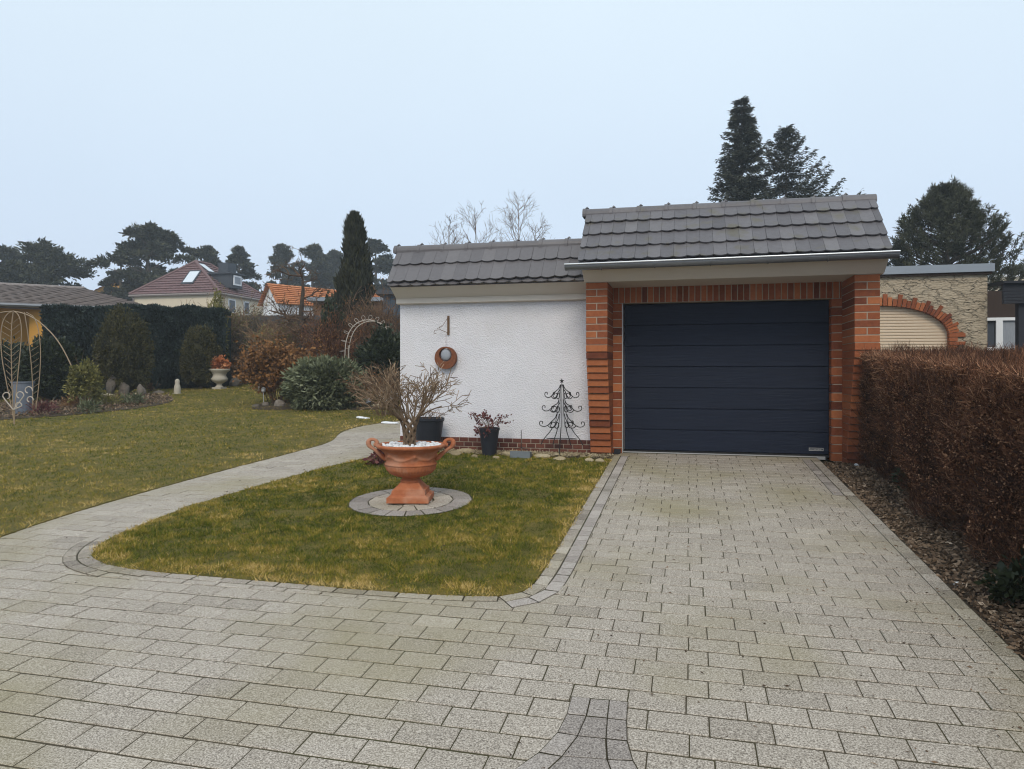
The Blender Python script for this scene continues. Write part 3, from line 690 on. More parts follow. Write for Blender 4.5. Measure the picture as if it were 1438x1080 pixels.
tw.cards(np.stack([x, y, g(y) + h], 1), np.stack([rng.normal(0, .5, N), rng.normal(.2, .5, N), rng.normal(.7, .4, N)], 1), rng.uniform(.05, .15, N), rng.uniform(.0025, .005, N), np.clip(rng.normal(.4, .18, N), .02, .98), shape='twig')
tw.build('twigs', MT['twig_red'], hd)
lf = MB(); N = 70000
y = rng.uniform(HY0, HY1, N); h = .2 + rng.random(N) ** .8 * (HH - .2); x = hface(y, h) + np.abs(rng.normal(0, .07, N)) - .05 * (h / HH) ** 2
lf.cards(np.stack([x, y, g(y) + h], 1), rng.normal(size=(N, 3)), rng.uniform(.012, .028, N), rng.uniform(.008, .016, N), np.clip(rng.normal(.58, .26, N), .02, .98))
lf.build('dry_leaves', MT['twig_red'], hd)
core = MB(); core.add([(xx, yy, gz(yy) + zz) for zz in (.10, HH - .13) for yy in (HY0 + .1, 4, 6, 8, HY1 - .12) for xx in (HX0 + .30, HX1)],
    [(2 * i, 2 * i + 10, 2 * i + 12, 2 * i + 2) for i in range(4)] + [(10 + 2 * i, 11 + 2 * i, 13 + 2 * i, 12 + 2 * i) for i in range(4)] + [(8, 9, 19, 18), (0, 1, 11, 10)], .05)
core.build('shade_core', MT['twig_red'], hd)  # solid block coloured near black for the shade inside the hedge
st = []; 
for i in range(46):
    yy = rnd.uniform(HY0, HY1); xx = HX0 + rnd.uniform(.18, .5)
    grow(st, Vector((xx, yy, gz(yy) - .05)), Vector((rnd.gauss(-.15, .2), rnd.gauss(0, .2), 1)), .6, .011, 2, rnd, 3, .14, .12, (2, 3), .55, .75)
s_ = MB(); tubes(s_, st, .3); s_.build('stems', MT['twig_red'], hd)
# mulch strip with leaf litter
tag(sheet('mulch', [(XR + .005, 1.5), (2.9, 1.5), (2.9, 9.2), (XR + .005, 9.2)], .004, MT['soil']), 'strip of dark soil under the brown hedge', 'soil', kind='structure')
N = 16000; x = XR + .015 + rng.random(N) ** 1.2 * .75; y = rng.uniform(2.2, 9.1, N); x = x + .03 * (vnoise(y, x, .2, 31) - .5)
lt = MB(); Dv = np.stack([rng.normal(0, 1, N), rng.normal(0, 1, N), rng.normal(.12, .25, N)], 1)
lt.cards(np.stack([x, y, g(y) + .008 + rng.random(N) * .022], 1), Dv, rng.uniform(.018, .05, N), rng.uniform(.010, .026, N), np.clip(rng.normal(.45, .22, N), .02, .98))
tag(lt.build('leaf_litter', MT['litter']), 'dry fallen leaves heaped along the foot of the brown hedge', 'leaf litter', kind='stuff')
# loose leaves and crumbs on paving and lawn
N = 1100; lt = MB(); x = np.concatenate([rng.uniform(-.7, 1.5, N // 2), XR - .02 - np.abs(rng.normal(0, .18, N // 4)), rng.uniform(-5, -.9, N // 4)]); y = np.concatenate([rng.uniform(2, 9.2, N // 2), rng.uniform(2.5, 9, N // 4), rng.uniform(3.8, 9, N // 4)])
onl = inpoly(x, y, island_poly); Dv = np.stack([rng.normal(0, 1, len(x)), rng.normal(0, 1, len(x)), rng.normal(.05, .15, len(x))], 1)
lt.cards(np.stack([x, y, g(y) + np.where(onl, .045, .021)], 1), Dv, rng.uniform(.008, .03, len(x)), rng.uniform(.003, .011, len(x)), np.clip(rng.normal(.25, .3, len(x)), .02, .98))
tag(lt.build('leaf_litter', MT['litter']), 'stray crumbs of leaf and twig scattered on the driveway and lawn', 'leaf litter', kind='stuff')
p = GP(1345, 823); b = MB(); b.rock(p + Vector((0, 0, .012)), .035, .03, .016, 5, 2, .3, .8); tag(b.build('white_scrap', MT['snow'], loc=p), 'small white scrap lying in the leaf litter under the hedge', 'litter')
p = GP(1203, 657); b = MB(); b.rock(p + Vector((0, 0, .03)), .03, .03, .022, 8, 2, .3, .8); tag(b.build('stone', MT['snow'], loc=p), 'little white stone at the foot of the right brick pillar', 'stone')
iv = empty('ground_ivy', GP(1418, 850), 'small dark leafy plant at the foot of the hedge near the right edge', 'plant'); b = MB(); clumps(b, iv.location + Vector((0.05, 0, .12)), .14, .14, .14, 26, 14, .05, .04, .3, .4); b.build('leaves', MT['rhodo'], iv)
iv = empty('ground_ivy', GP(1262, 692) + Vector((.15, 0, 0)), 'low dark evergreen tuft under the far half of the brown hedge', 'plant'); b = MB(); clumps(b, iv.location + Vector((0, 0, .12)), .14, .4, .15, 40, 16, .05, .035, .3, .4); b.build('leaves', MT['rhodo'], iv)

# ---------------------------------------------------------------- URN WITH BARE TREE
ur = empty('terracotta_urn', (UC.x, UC.y, gz(UC.y) + .040), 'big terracotta urn with scroll handles and garland relief on round cobble plinth', 'urn')
zb = ur.location.z; uc = (UC.x, UC.y, zb); b = MB()
def rsq(hw, z0, z1, hw2=None, rot=.22):
    hw2 = hw2 or hw; c, s = math.cos(rot), math.sin(rot)
    def ring(h, z): return [(UC.x + (a * c - bb * s) * h, UC.y + (a * s + bb * c) * h, zb + z) for a, bb in ((-1, -1), (1, -1), (1, 1), (-1, 1))]
    b.quadbox(ring(hw, z0), ring(hw2, z1), .5)
rsq(.195, -.005, .045); rsq(.195, .0452, .054, .184); rsq(.178, .0542, .066, .166); rsq(.158, .0662, .112, .154); rsq(.154, .1122, .118, .140); rsq(.136, .1182, .18, .088)
b.build('foot', MT['terracotta'], ur)
b = MB(); n = 96
prof = [(.088, .172), (.098, .18), (.098, .20), (.085, .208), (.082, .222), (.105, .23), (.155, .245), (.20, .27), (.228, .305), (.238, .345), (.240, .352), (.247, .356), (.247, .366), (.238, .372), (.233, .40), (.238, .44), (.255, .475), (.285, .505), (.318, .522), (.328, .53), (.332, .545), (.326, .556), (.305, .558), (.290, .548), (.285, .52), (.28, .50)]
def umod(a, z):
    m = 1
    if .235 < z < .35: m += .045 * abs(math.sin(a * 22)) - .02
    if .375 < z < .47:
        gz_ = .455 - .045 * abs(math.sin(a * 3)) ; m += .055 * math.exp(-((z - gz_) / .013) ** 2)
        an = (a * 6 / (2 * math.pi)) % 1; an = min(an, 1 - an); m += .09 * math.exp(-(an / .055) ** 2 - ((z - .44) / .024) ** 2)
    return m
pr2 = []
for (r0, z0), (r1, z1) in zip(prof[:-1], prof[1:]):
    k = max(1, int(abs(z1 - z0) / .008)); pr2 += [(r0 + (r1 - r0) * i / k, z0 + (z1 - z0) * i / k) for i in range(k)]
pr2.append(prof[-1]); b.lathe(uc, pr2, 144, .5, umod); b.build('bowl', MT['terracotta'], ur, smooth_=True)
for sg in (-1, 1):
    h = MB(); dx, dy = CT * sg, ST * sg
    pts = [(.235, .40), (.27, .43), (.31, .47), (.345, .50), (.385, .525), (.405, .555), (.40, .59), (.37, .605), (.335, .595), (.32, .57), (.33, .548), (.352, .545)]
    pts = smooth(pts, 2)
    h.tube([(UC.x + dx * r, UC.y + dy * r, zb + z) for r, z in pts], [.020 + .004 * math.sin(i * .35) for i in range(len(pts))], 10); h.build('handle', MT['terracotta'], ur, smooth_=True)
b = MB(); b.lathe((uc[0], uc[1], zb), [(.0, .487), (.15, .492), (.286, .484)], 32, .3, caps=False)
tag(b.build('soil', MT['soil'], loc=uc), 'potting soil filling the terracotta urn under the pebbles', 'soil')
ur.scale = (1, 1, .945)
protos = []
for k in range(5):
    b = MB(); b.rock((0, 0, 0), rnd.uniform(.022, .032), rnd.uniform(.016, .024), rnd.uniform(.012, .018), 50 + k, 2, .12, rnd.uniform(.3, .8)); protos.append(b)
first = {}; placed = []; tries = 0
while len(placed) < 95 and tries < 3000:
    tries += 1; a = rnd.uniform(0, 2 * math.pi); r = .275 * math.sqrt(rnd.random())
    if r < .07: continue
    x, y = UC.x + r * math.cos(a), UC.y + r * math.sin(a)
    if any((x - q[0]) ** 2 + (y - q[1]) ** 2 < .036 ** 2 for q in placed): continue
    placed.append((x, y)); k = rnd.randrange(5)
    if k not in first: o = protos[k].build('pebble', MT['pebble'], smooth_=True); first[k] = o
    else: o = first[k].copy(); COL.objects.link(o)
    o.location = (x, y, zb + .503 + rnd.uniform(0, .016)); o.rotation_euler = (rnd.gauss(0, .3), rnd.gauss(0, .3), rnd.uniform(0, 6))
    tag(o, 'one of the white pebbles heaped around the bare tree in the urn', 'pebble', 'white pebbles in the urn')
bt_ = empty('bare_tree', (UC.x - .015, UC.y, zb + .482), 'leafless dwarf tree with plaited stems growing in the terracotta urn', 'tree')
o0 = Vector(bt_.location); tr = []; rr = random.Random(5)
b = MB()
for k in range(12):
    a0 = k * 2 * math.pi / 12; pts = []
    for i in range(13):
        t = i / 12; a = a0 + t * (3.2 if k % 2 else -3.2); r = .050 - .010 * math.sin(t * math.pi) + .040 * t * t
        pts.append(o0 + Vector((r * math.cos(a), r * math.sin(a), -.01 + t * .30)))
    b.tube(pts, [.0175 - .007 * i / 12 for i in range(13)], 6, .3 + rr.gauss(0, .12)); 
    dv = (pts[-1] - pts[-3]); dv = Vector((dv.x * 1.5, dv.y * 1.5, .05)) + Vector((pts[-1].x - o0.x, pts[-1].y - o0.y, .05)) * 1.2
    for q in range(2):
        grow(tr, pts[-1 - q], dv.normalized() + Vector((rr.gauss(0, .3), rr.gauss(0, .3), rr.uniform(-.05, .75))), rr.uniform(.25, .36), .0105, 3, rr, 4, .10, .05, (2, 4), .58, .66, .003)
tubes(b, tr, .5, .16); b.build('branches', MT['bark_pale'], bt_)
RP = D(541, 620, 8.7); RP.z = gz(RP.y)
rp = empty('burgundy_plant', RP, 'low burgundy leafed plant on the path edge behind the urn', 'plant'); b = MB(); clumps(b, rp.location + Vector((0, 0, .12)), .2, .12, .13, 30, 14, .06, .035, .3, .3); b.build('leaves', MT['leafred'], rp)

# ---------------------------------------------------------------- THINGS ALONG THE WHITE WALL
def rpot(loc, label, w0, w1, h, rim=.02, tilt=0):
    p = empty('planter', loc, label, 'planter'); b = MB(); z = loc[2]; N = 32
    def ring(hw, zz): return [(loc[0] + a * hw, loc[1] + bb * hw, z + zz) for a, bb in ((-1, -1), (1, -1), (1, 1), (-1, 1))]
    b.lathe(loc, [(w0 * .96, 0), (w0, .01), (w0 + (w1 - w0) * .9, h * .9), (w1, h * .905), (w1 * 1.03, h * .93), (w1 * 1.03, h), (w1 * .95, h), (w1 * .92, h * .93), (0.001, h * .92)], N, .5, caps=False)
    b.build('tub', MT['pot'], p, smooth_=False); return p
pp = AY(600, 620, 8.98); pA = rpot((pp.x + .02, 8.98, gz(8.98) + .02), 'large black tub standing against the wall corner behind the urn', .14, .205, .47)
b = MB(); b.lathe((pp.x + .02, 8.98, 0), [(.001, gz(8.98) + .465), (.185, gz(8.98) + .455)], 24, .3, caps=False); tag(b.build('soil', MT['soil'], loc=(pp.x, 8.98, gz(8.98) + .45)), 'soil in the large black tub at the wall corner', 'soil')
sa = empty('heather', (pp.x + .02, 8.98, gz(8.98) + .46), 'sparse brown twiggy plant in the large black tub', 'plant'); st = []
for i in range(14): grow(st, Vector(sa.location) + Vector((rnd.gauss(0, .06), rnd.gauss(0, .06), -.02)), Vector((rnd.gauss(0, .5), rnd.gauss(0, .5), 1)), .12, .004, 2, rnd, 3, .2, .03, (2, 3))
b = MB(); tubes(b, st, .4); b.build('stems', MT['twig'], sa)
pq = AY(687, 637, 8.95); pB = rpot((pq.x, 8.95, gz(8.95) + .012), 'tall narrow black planter with burgundy plant before the white wall', .088, .135, .365)
b = MB(); b.lathe((pq.x, 8.95, 0), [(.001, gz(8.95) + .355), (.12, gz(8.95) + .35)], 24, .3, caps=False); tag(b.build('soil', MT['soil'], loc=(pq.x, 8.95, gz(8.95) + .34)), 'soil in the tall narrow black planter', 'soil')
hb = empty('burgundy_plant', (pq.x, 8.95, gz(8.95) + .35), 'burgundy leaved perennial spilling out of the tall narrow black planter', 'plant'); b = MB(); sb = MB()
for i in range(26):
    a = rnd.uniform(0, 6.28); o = rnd.uniform(.08, .26); e = hb.location + Vector((o * math.cos(a) * 1.15, o * math.sin(a) * .7, rnd.uniform(-.02, .24) - o * .12))
    mid = (hb.location + e) / 2 + Vector((0, 0, .06)); st_ = smooth([tuple(hb.location), tuple(mid), tuple(e)], 2); sb.tube(st_, .0028, 4, .5)
    n = 14; P = np.array([st_[-1 - rnd.randrange(4)] for _ in range(n)]) + rng.normal(0, .018, (n, 3)); b.cards(P, rng.normal(size=(n, 3)), rng.uniform(.025, .05, n), rng.uniform(.016, .032, n), np.clip(rng.normal(.45, .2, n), 0, 1))
b.build('leaves', MT['leafred'], hb); sb.build('stems', MT['twig'], hb)
# metal christmas tree
ct = AY(789, 640, 9.02); mt = empty('wrought_iron_tree', (ct.x, 9.02, gz(9.02)), 'black wrought iron christmas tree ornament with star before the white wall', 'ornament')
b = MB(); S = 9.02 / 1.0 / 1000 * 1.0
zz = lambda py: zat(py, depth((ct.x, 9.02)))
def sc(px): return (px - 789) / 1000 * depth((ct.x, 9.02))
pole_x = ct.x
tiers = [((788, 540), (780, 552), (773, 559), 226, 12), ]
yT = 9.02
def spiral(cx, cz, r, sg, turns=1.1, start=-math.pi / 2):
    return [(cx + sg * r * (1 - .75 * i / 16) * math.cos(start + turns * 2 * math.pi * i / 16), cz + r * (1 - .75 * i / 16) * math.sin(start + turns * 2 * math.pi * i / 16)) for i in range(17)]
for ring, scale in ((0, 1.0), (1, .42)):
    ang = (0,) if ring == 0 else (1.2,)
    for sg in (-1, 1):
        for (ztop, zbot, wtop, wbot, cr) in ((540, 558, 2, 15, 5), (561, 577, 4, 17, 6), (581, 599, 7, 20, 6.5)):
            A = [(wtop, ztop), (wtop + 2, ztop + 6), (wbot * .72, zbot - 7), (wbot, zbot - 1), (wbot + cr, zbot + 1), (wbot + cr * 1.9, zbot - 2), (wbot + cr * 1.8, zbot - 7), (wbot + cr * 1.1, zbot - 7), (wbot + cr * 1.2, zbot - 3.5)]
            Bc = [(wbot, zbot - 1), (wbot - cr * .6, zbot + 2.5), (wbot - cr * 1.6, zbot + 1), (wbot - cr * 1.8, zbot - 5), (wbot - cr * .9, zbot - 6.5), (wbot - cr * .7, zbot - 3)]
            for crv in (A, Bc):
                pts = smooth(crv, 2); yo = .10 * (0 if ring == 0 else sg * 1.0)
                b.tube([(ct.x + sg * sc(789 + p[0]) * scale, yT + (0 if ring == 0 else yo * p[0] / 20), zz(p[1])) for p in pts], .0058, 5, .3)
        pts = smooth([(12 * scale + 1, 600), (17 * scale, 607), (26 * scale, 617), (30 * scale, 625)], 2)
        b.tube([(ct.x + sg * sc(789 + p[0]), yT, zz(p[1])) for p in pts], .006, 5, .3)
        b.tube([(ct.x + sg * sc(789 + 2), yT, zz(541)), (ct.x + sg * sc(789 + 6 * scale), yT, zz(580)), (ct.x + sg * sc(789 + 11 * scale), yT, zz(601))], .0035, 5, .4)
b.tube([(ct.x - .01, yT, zz(600)), (ct.x - .035, yT, zz(641))], .006, 6, .4); b.tube([(ct.x, yT, zz(533)), (ct.x, yT, zz(600))], .0045, 6, .4)
b.tube([(ct.x + .27 * 0 + .20 * math.cos(a), yT + .05 * math.sin(a), zz(616)) for a in np.linspace(0, 2 * math.pi, 25)], .004, 5, .4)
b.build('frame', MT['darkmetal'], mt)
s_ = MB(); R1, R2 = .034, .014; cz = zz(535)
s_.prism([(ct.x + (R1 if i % 2 == 0 else R2) * math.sin(i * math.pi / 5), yT - .004, cz + (R1 if i % 2 == 0 else R2) * math.cos(i * math.pi / 5)) for i in range(10)], (0, .008, 0)); s_.build('star', MT['darkmetal'], mt)
# rusty hanging ring
hk = AY(625, 470, 9.2); YH = 9.2; dH = depth((hk.x, YH)); wx = lambda px: hk.x + (px - 625) / 1000 * dH; wz = lambda py: zat(py, dH)
ho = empty('hanging_ring', (hk.x, YW - .01, wz(470)), 'rusty wall bracket with a hanging rust ring holding a glass ball', 'ornament')
b = MB(); b.box(wx(625.4), wx(628.2), YW - .022, YW - .001, wz(470), wz(443)); 
b.tube([(wx(626.5), YW - .03, wz(467)), (wx(618), YW - .10, wz(463)), (wx(612), YW - .16, wz(464)), (wx(611), YW - .17, wz(468)), (wx(614), YW - .15, wz(469))], .004, 5)
b.tube([(wx(626.5), YW - .03, wz(446)), (wx(620), YW - .08, wz(458)), (wx(614), YW - .13, wz(462))], .003, 5); b.tube([(wx(618), YW - .10, wz(463)), (wx(617), YW - .11, wz(459)), (wx(620), YW - .09, wz(457))], .003, 5)
b.build('bracket', MT['twig'], ho)
b = MB(); b.tube([(wx(625), YW - .06, wz(469)), (wx(625), YW - .06, wz(487))], .0022, 4); b.build('wire', MT['rust'], ho)
cx, cz, r0 = wx(625), wz(502.5), 15.7 / 1000 * dH; hx, hz, r1 = cx + .002, cz + r0 * .27, r0 * .60
b = MB(); n = 40; yf, yb = YW - .10, YW - .03
O = [(math.cos(2 * math.pi * i / n), math.sin(2 * math.pi * i / n)) for i in range(n)]
V = [(cx + c * r0, yf, cz + s * r0) for c, s in O] + [(hx + c * r1, yf, hz + s * r1) for c, s in O] + [(cx + c * r0, yb, cz + s * r0) for c, s in O] + [(hx + c * r1, yb, hz + s * r1) for c, s in O]
F = []
for i in range(n):
    j = (i + 1) % n; F += [(i, j, n + j, n + i), (2 * n + j, 2 * n + i, 3 * n + i, 3 * n + j), (j, i, 2 * n + i, 2 * n + j), (n + i, n + j, 3 * n + j, 3 * n + i)]
b.add(V, F, .5); b.build('ring', MT['rust'], ho)
b = MB(); b.rock((hx - .0, YW - .065, hz), r1 * .8, r1 * .45, r1 * .9, 4, 3, 0, .8); b.build('glass_ball', MT['curtain'], ho, smooth_=True)
# stones, gravel, block along the wall
N = 5200; x = rng.uniform(-3.3, -.95, N); y = 8.97 + .26 * (rng.random(N)) + .06 * (vnoise(x, x * 0, .4, 41) - .5) - .0; keep = (y < YW)
gv = MB(); Vv = rng.normal(size=(N, 3)); 
gv.cards(np.stack([x, y, g(y) + .012 + rng.random(N) * .03], 1)[keep], np.stack([rng.normal(0, 1, N), rng.normal(0, 1, N), rng.normal(.2, .3, N)], 1)[keep], rng.uniform(.012, .035, N)[keep], rng.uniform(.012, .028, N)[keep], np.clip(rng.normal(.62, .22, N), 0, 1)[keep])
tag(gv.build('gravel', MT['stone']), 'sandy stone chips in the bed below the white wall', 'gravel', kind='stuff')
tag(sheet('flower_bed', [(-3.7, 9.0), (-2.6, 8.95), (-.95, 8.88), (-.95, 9.35), (-3.7, 9.35)], .028, MT['soil']), 'narrow stony bed along the foot of the white wall', 'flower bed', kind='structure')
ns = [(655, 638, .15, .09, .05, .45, 'flat tan stone slab'), (640, 641, .08, .06, .04, .25, 'small brown stone'), (712, 642, .10, .07, .04, .55, 'pale sandstone lump'), (668, 645, .06, .05, .03, .3, 'dark little stone'), (760, 645, .13, .08, .035, .72, 'broad cream limestone slab'), (785, 648, .10, .06, .03, .62, 'cream stone'), (810, 644, .07, .06, .04, .2, 'dark brown stone'), (828, 650, .09, .05, .03, .7, 'whitish stone'), (843, 651, .07, .05, .03, .6, 'sandy stone'), (697, 646, .05, .04, .03, .4, 'round brown stone')]
where = ['left of the tall black planter', 'at the left end of the stony wall bed', 'just right of the tall black planter', 'in front of the tan slab', 'under the wrought iron tree', 'at the right foot of the wrought iron tree', 'near the plinth right of the iron tree', 'beside the left brick pillar', 'at the corner of the drive by the left pillar', 'at the foot of the tall black planter']
for i, (px, py, a, bb, c, t, l) in enumerate(ns):
    q = GP(px, py); b = MB(); b.rock(q + Vector((0, 0, c * .5 + .02)), a, bb, c, 60 + i, 2, .25, t); tag(b.build('stone', MT['stone'], loc=q), l + ' ' + where[i], 'stone', 'stones in the bed along the wall')
q = GP(731, 645); b = MB(); b.box(q.x - .13, q.x + .13, q.y - .04, q.y + .07, gz(q.y) + .02, gz(q.y) + .095); 
b.box(q.x - .13, q.x + .13, q.y - .04, q.y - .0, gz(q.y) + .096, gz(q.y) + .103); tag(b.build('concrete_block', MT['concrete'], loc=q), 'small blue grey concrete block lying in the bed before the plinth', 'block')
b = MB(); q = AY(732, 636, 9.12); b.tube([(q.x, 9.12, gz(9.12)), (q.x, 9.12, gz(9.12) + .33)], .005, 6); b.tube([(q.x - .1, 9.12, gz(9.12) + .08), (q.x, 9.12, gz(9.12) + .1), (q.x + .09, 9.12, gz(9.12) + .07)], .004, 5)
tag(b.build('iron_stake', MT['darkmetal'], loc=(q.x, 9.12, gz(9.12))), 'thin iron stake standing behind the grey concrete block', 'stake')

# ---------------------------------------------------------------- LEFT GARDEN
# flower bed with stones
bedp = smooth(pix([(-150, 600), (0, 592), (60, 588), (120, 583), (190, 576), (238, 568), (246, 561), (225, 556), (150, 555), (60, 566), (-150, 575)]), 2, closed=True)
tag(sheet('flower_bed', bedp, .035, MT['soil']), 'bare winter flower bed with stones left on the lawn', 'flower bed', kind='structure')
N = 9000; bx = np.array(bedp); x = rng.uniform(bx[:, 0].min(), bx[:, 0].max(), N); y = rng.uniform(bx[:, 1].min(), bx[:, 1].max(), N); k = inpoly(x, y, bedp); x, y = x[k], y[k]; n = len(x)
lt = MB(); lt.cards(np.stack([x, y, g(y) + .04 + rng.random(n) * .05], 1), np.stack([rng.normal(0, .8, n), rng.normal(0, .8, n), rng.random(n)], 1), rng.uniform(.03, .10, n), rng.uniform(.012, .04, n), np.clip(rng.normal(.45, .25, n), 0, 1))
tag(lt.build('leaf_litter', MT['litter']), 'dead leaves and stalks covering the left flower bed', 'leaf litter', kind='stuff')
for i, (px, pb, pt, hw, mt_, t, l) in enumerate([(156, 558, 526, 9, 'greystone', .45, 'tall pointed brown standing stone in front of the big yew dome'), (175, 558, 533, 8, 'greystone', .15, 'dark grey standing stone at the foot of the big yew dome'), (138, 556, 539, 7, 'stone', .3, 'small brown pointed stone left of the standing stones'), (198, 558, 538, 8, 'greystone', .3, 'rough brown boulder right of the big yew dome'), (124, 560, 545, 7, 'stone', .55, 'ochre boulder under the golden shrub'), (150, 560, 552, 12, 'stone', .8, 'long pale flat stone in front of the standing stones'), (192, 557, 552, 12, 'stone', .75, 'cream flat stone at the back of the left flower bed'), (222, 554, 548, 9, 'greystone', .4, 'flat grey stone near the white owl figure'), (135, 570, 560, 11, 'stone', .6, 'heap of ochre rubble in the left flower bed')]):
    q, dd = spot(px, pb); H = zat(pt, dd) - q.z; a = hw / 1000 * dd; b = MB(); b.rock(q + Vector((0, 0, H * .45)), a, a * .8, H * .6, 80 + i, 3, .28, t); tag(b.build('stone', MT[mt_], loc=q), l, 'stone', 'stones in the left flower bed')
for i, (px, py, rad, mat_, l) in enumerate([(75, 566, .3, 'twig', 'dry brown perennial tuft in the left flower bed beside the bucket'), (105, 575, .3, 'drygrass', 'reddish dry tuft beside the foot of the metal arch'), (150, 572, .3, 'boxgold', 'pale green cushion plant in the middle of the left bed'), (185, 571, .3, 'juniper', 'grey green cushion plant in the right half of the left bed'), (125, 582, .22, 'juniper', 'silvery low plant at the front edge of the left bed'), (60, 585, .28, 'leafred', 'dark reddish tuft at the foot of the leaf trellis'), (207, 552, .3, 'twig', 'dry twig tuft below the big yew dome on its right')]):
    q = GP(px, py); pr = empty('bed_plant', q, l, 'plant', 'low plants in the left flower bed'); b = MB(); clumps(b, q + Vector((0, 0, .10)), rad, rad * .8, .2, 46, 16, .10, .02, .35, .2, .6, -.2); b.build('leaves', MT[mat_], pr)
# leaf trellis obelisk with bucket
q, dd = spot(27, 597); lx = lambda px: q + Vector(((px - 27) / 1000 * dd * CT, (px - 27) / 1000 * dd * ST, 0)); 
tre = empty('leaf_trellis', q, 'pale metal trellis shaped like a tall leaf standing in the left flower bed', 'trellis'); b = MB()
def tp(px, py, off=0): p = lx(px); return Vector((p.x + off * ST, p.y - off * CT, zat(py, dd)))
outline = [(5.5, 470), (9, 450), (17, 440), (24, 437), (31, 440), (36, 452), (35, 475), (33, 510), (29, 545), (26, 566), (25, 598)]
b.tube([tp(*p, .10) for p in smooth([(24, 437), (14, 442), (8, 455), (6, 475), (8, 505), (14, 535), (19, 560), (25, 590), (25.5, 600)], 2)], .0085, 6)
b.tube([tp(*p, .10) for p in smooth([(24, 437), (32, 443), (35.5, 460), (35, 480), (32, 510), (29, 540), (25.5, 575), (25.5, 600)], 2)], .0085, 6)
b.tube([tp(*p, .10) for p in smooth([(24, 437), (21, 460), (21, 500), (22, 540), (25, 598)], 2)], .009, 6)
b.tube([tp(*p, -.25) for p in smooth([(24, 437), (38, 445), (44, 475), (45, 505), (42, 545), (38, 575)], 2)], .008, 6); b.tube([tp(*p, -.2) for p in smooth([(24, 437), (28, 460), (33, 500), (36, 540), (36, 570)], 2)], .0085, 6)
for k in range(12):
    py = 450 + k * 9; wl = 14 * (1 - (abs(py - 472) / 115) ** 1.3); wr = 12 * (1 - (abs(py - 472) / 115) ** 1.3)
    b.tube([tp(21 + .2 * k * .3, py + 6, .10), tp(21 - wl + .25 * k, py - 2, .10)], .0045, 4); b.tube([tp(21 + .2 * k * .3, py + 6, .10), tp(21 + wr, py - 3, .10)], .0045, 4)
    if k > 1: b.tube([tp(33 + .2 * k, py + 6, -.2), tp(42, py - 1, -.25)], .0035, 4)
b.build('frame', MT['wirerust'], tre)
sc_ = MB()
for sg, cxp, cyp, rr_ in ((-1, 16, 556, 6), (1, 34, 555, 6), (1, 32, 569, 5), (1, 46, 548, 6), (1, 48, 561, 5)):
    sp = [(25 if i == 0 else cxp + sg * rr_ * (1 - .03 * i) * math.cos(-.6 + i * .42), 575 if i == 0 else cyp - rr_ * (1 - .03 * i) * math.sin(-.6 + i * .42)) for i in range(0, 13)]
    if cxp > 40: sp = sp[1:]
    sc_.tube([tp(*p, .12) for p in smooth(sp, 1)], .010, 6)
sc_.build('scrollwork', MT['wirewhite'], tre)
bq, bd = spot(32, 583); bk = empty('bucket', bq, 'blue grey zinc bucket standing inside the leaf trellis', 'bucket'); b = MB(); H = zat(536, bd) - bq.z; r1 = 14 / 1000 * bd
b.lathe(bq, [(r1 * .66, 0.02), (r1 * .7, .04), (r1 * .97, H * .95), (r1 * 1.04, H * .97), (r1 * 1.04, H), (r1 * .94, H), (r1 * .7, H * .4), (.01, H * .38)], 28, .5, caps=False); b.build('body', MT['bucket'], bk)
# thin metal garden arch
q, dd = spot(118, 568); b = MB()
def ap(px, py): u = (px - 118) / 1000 * dd; return Vector((q.x + u * CT, q.y + u * ST, zat(py, dd)))
arcp = smooth([(119, 575), (112, 545), (100, 512), (82, 478), (60, 455), (38, 441), (15, 436), (-12, 442), (-40, 460), (-64, 492), (-80, 535), (-88, 580)], 3)
b.tube([ap(*p) for p in arcp], .014, 7, .6)
tag(b.build('garden_arch', MT['wirerust'], loc=q), 'thin tan metal rose arch curving over the left flower bed', 'arch')
st = []
for i in range(5): grow(st, q + Vector((rnd.gauss(-.05, .08), rnd.gauss(.1, .1), 0)), Vector((rnd.gauss(-.1, .25), rnd.gauss(0, .2), 1)), .8, .012, 2, rnd, 4, .14, .05, (1, 3), .5, .6)
ro = empty('rose_bush', q, 'bare climbing rose canes at the right foot of the metal arch', 'shrub'); b = MB(); tubes(b, st, .45); b.build('canes', MT['twig'], ro)
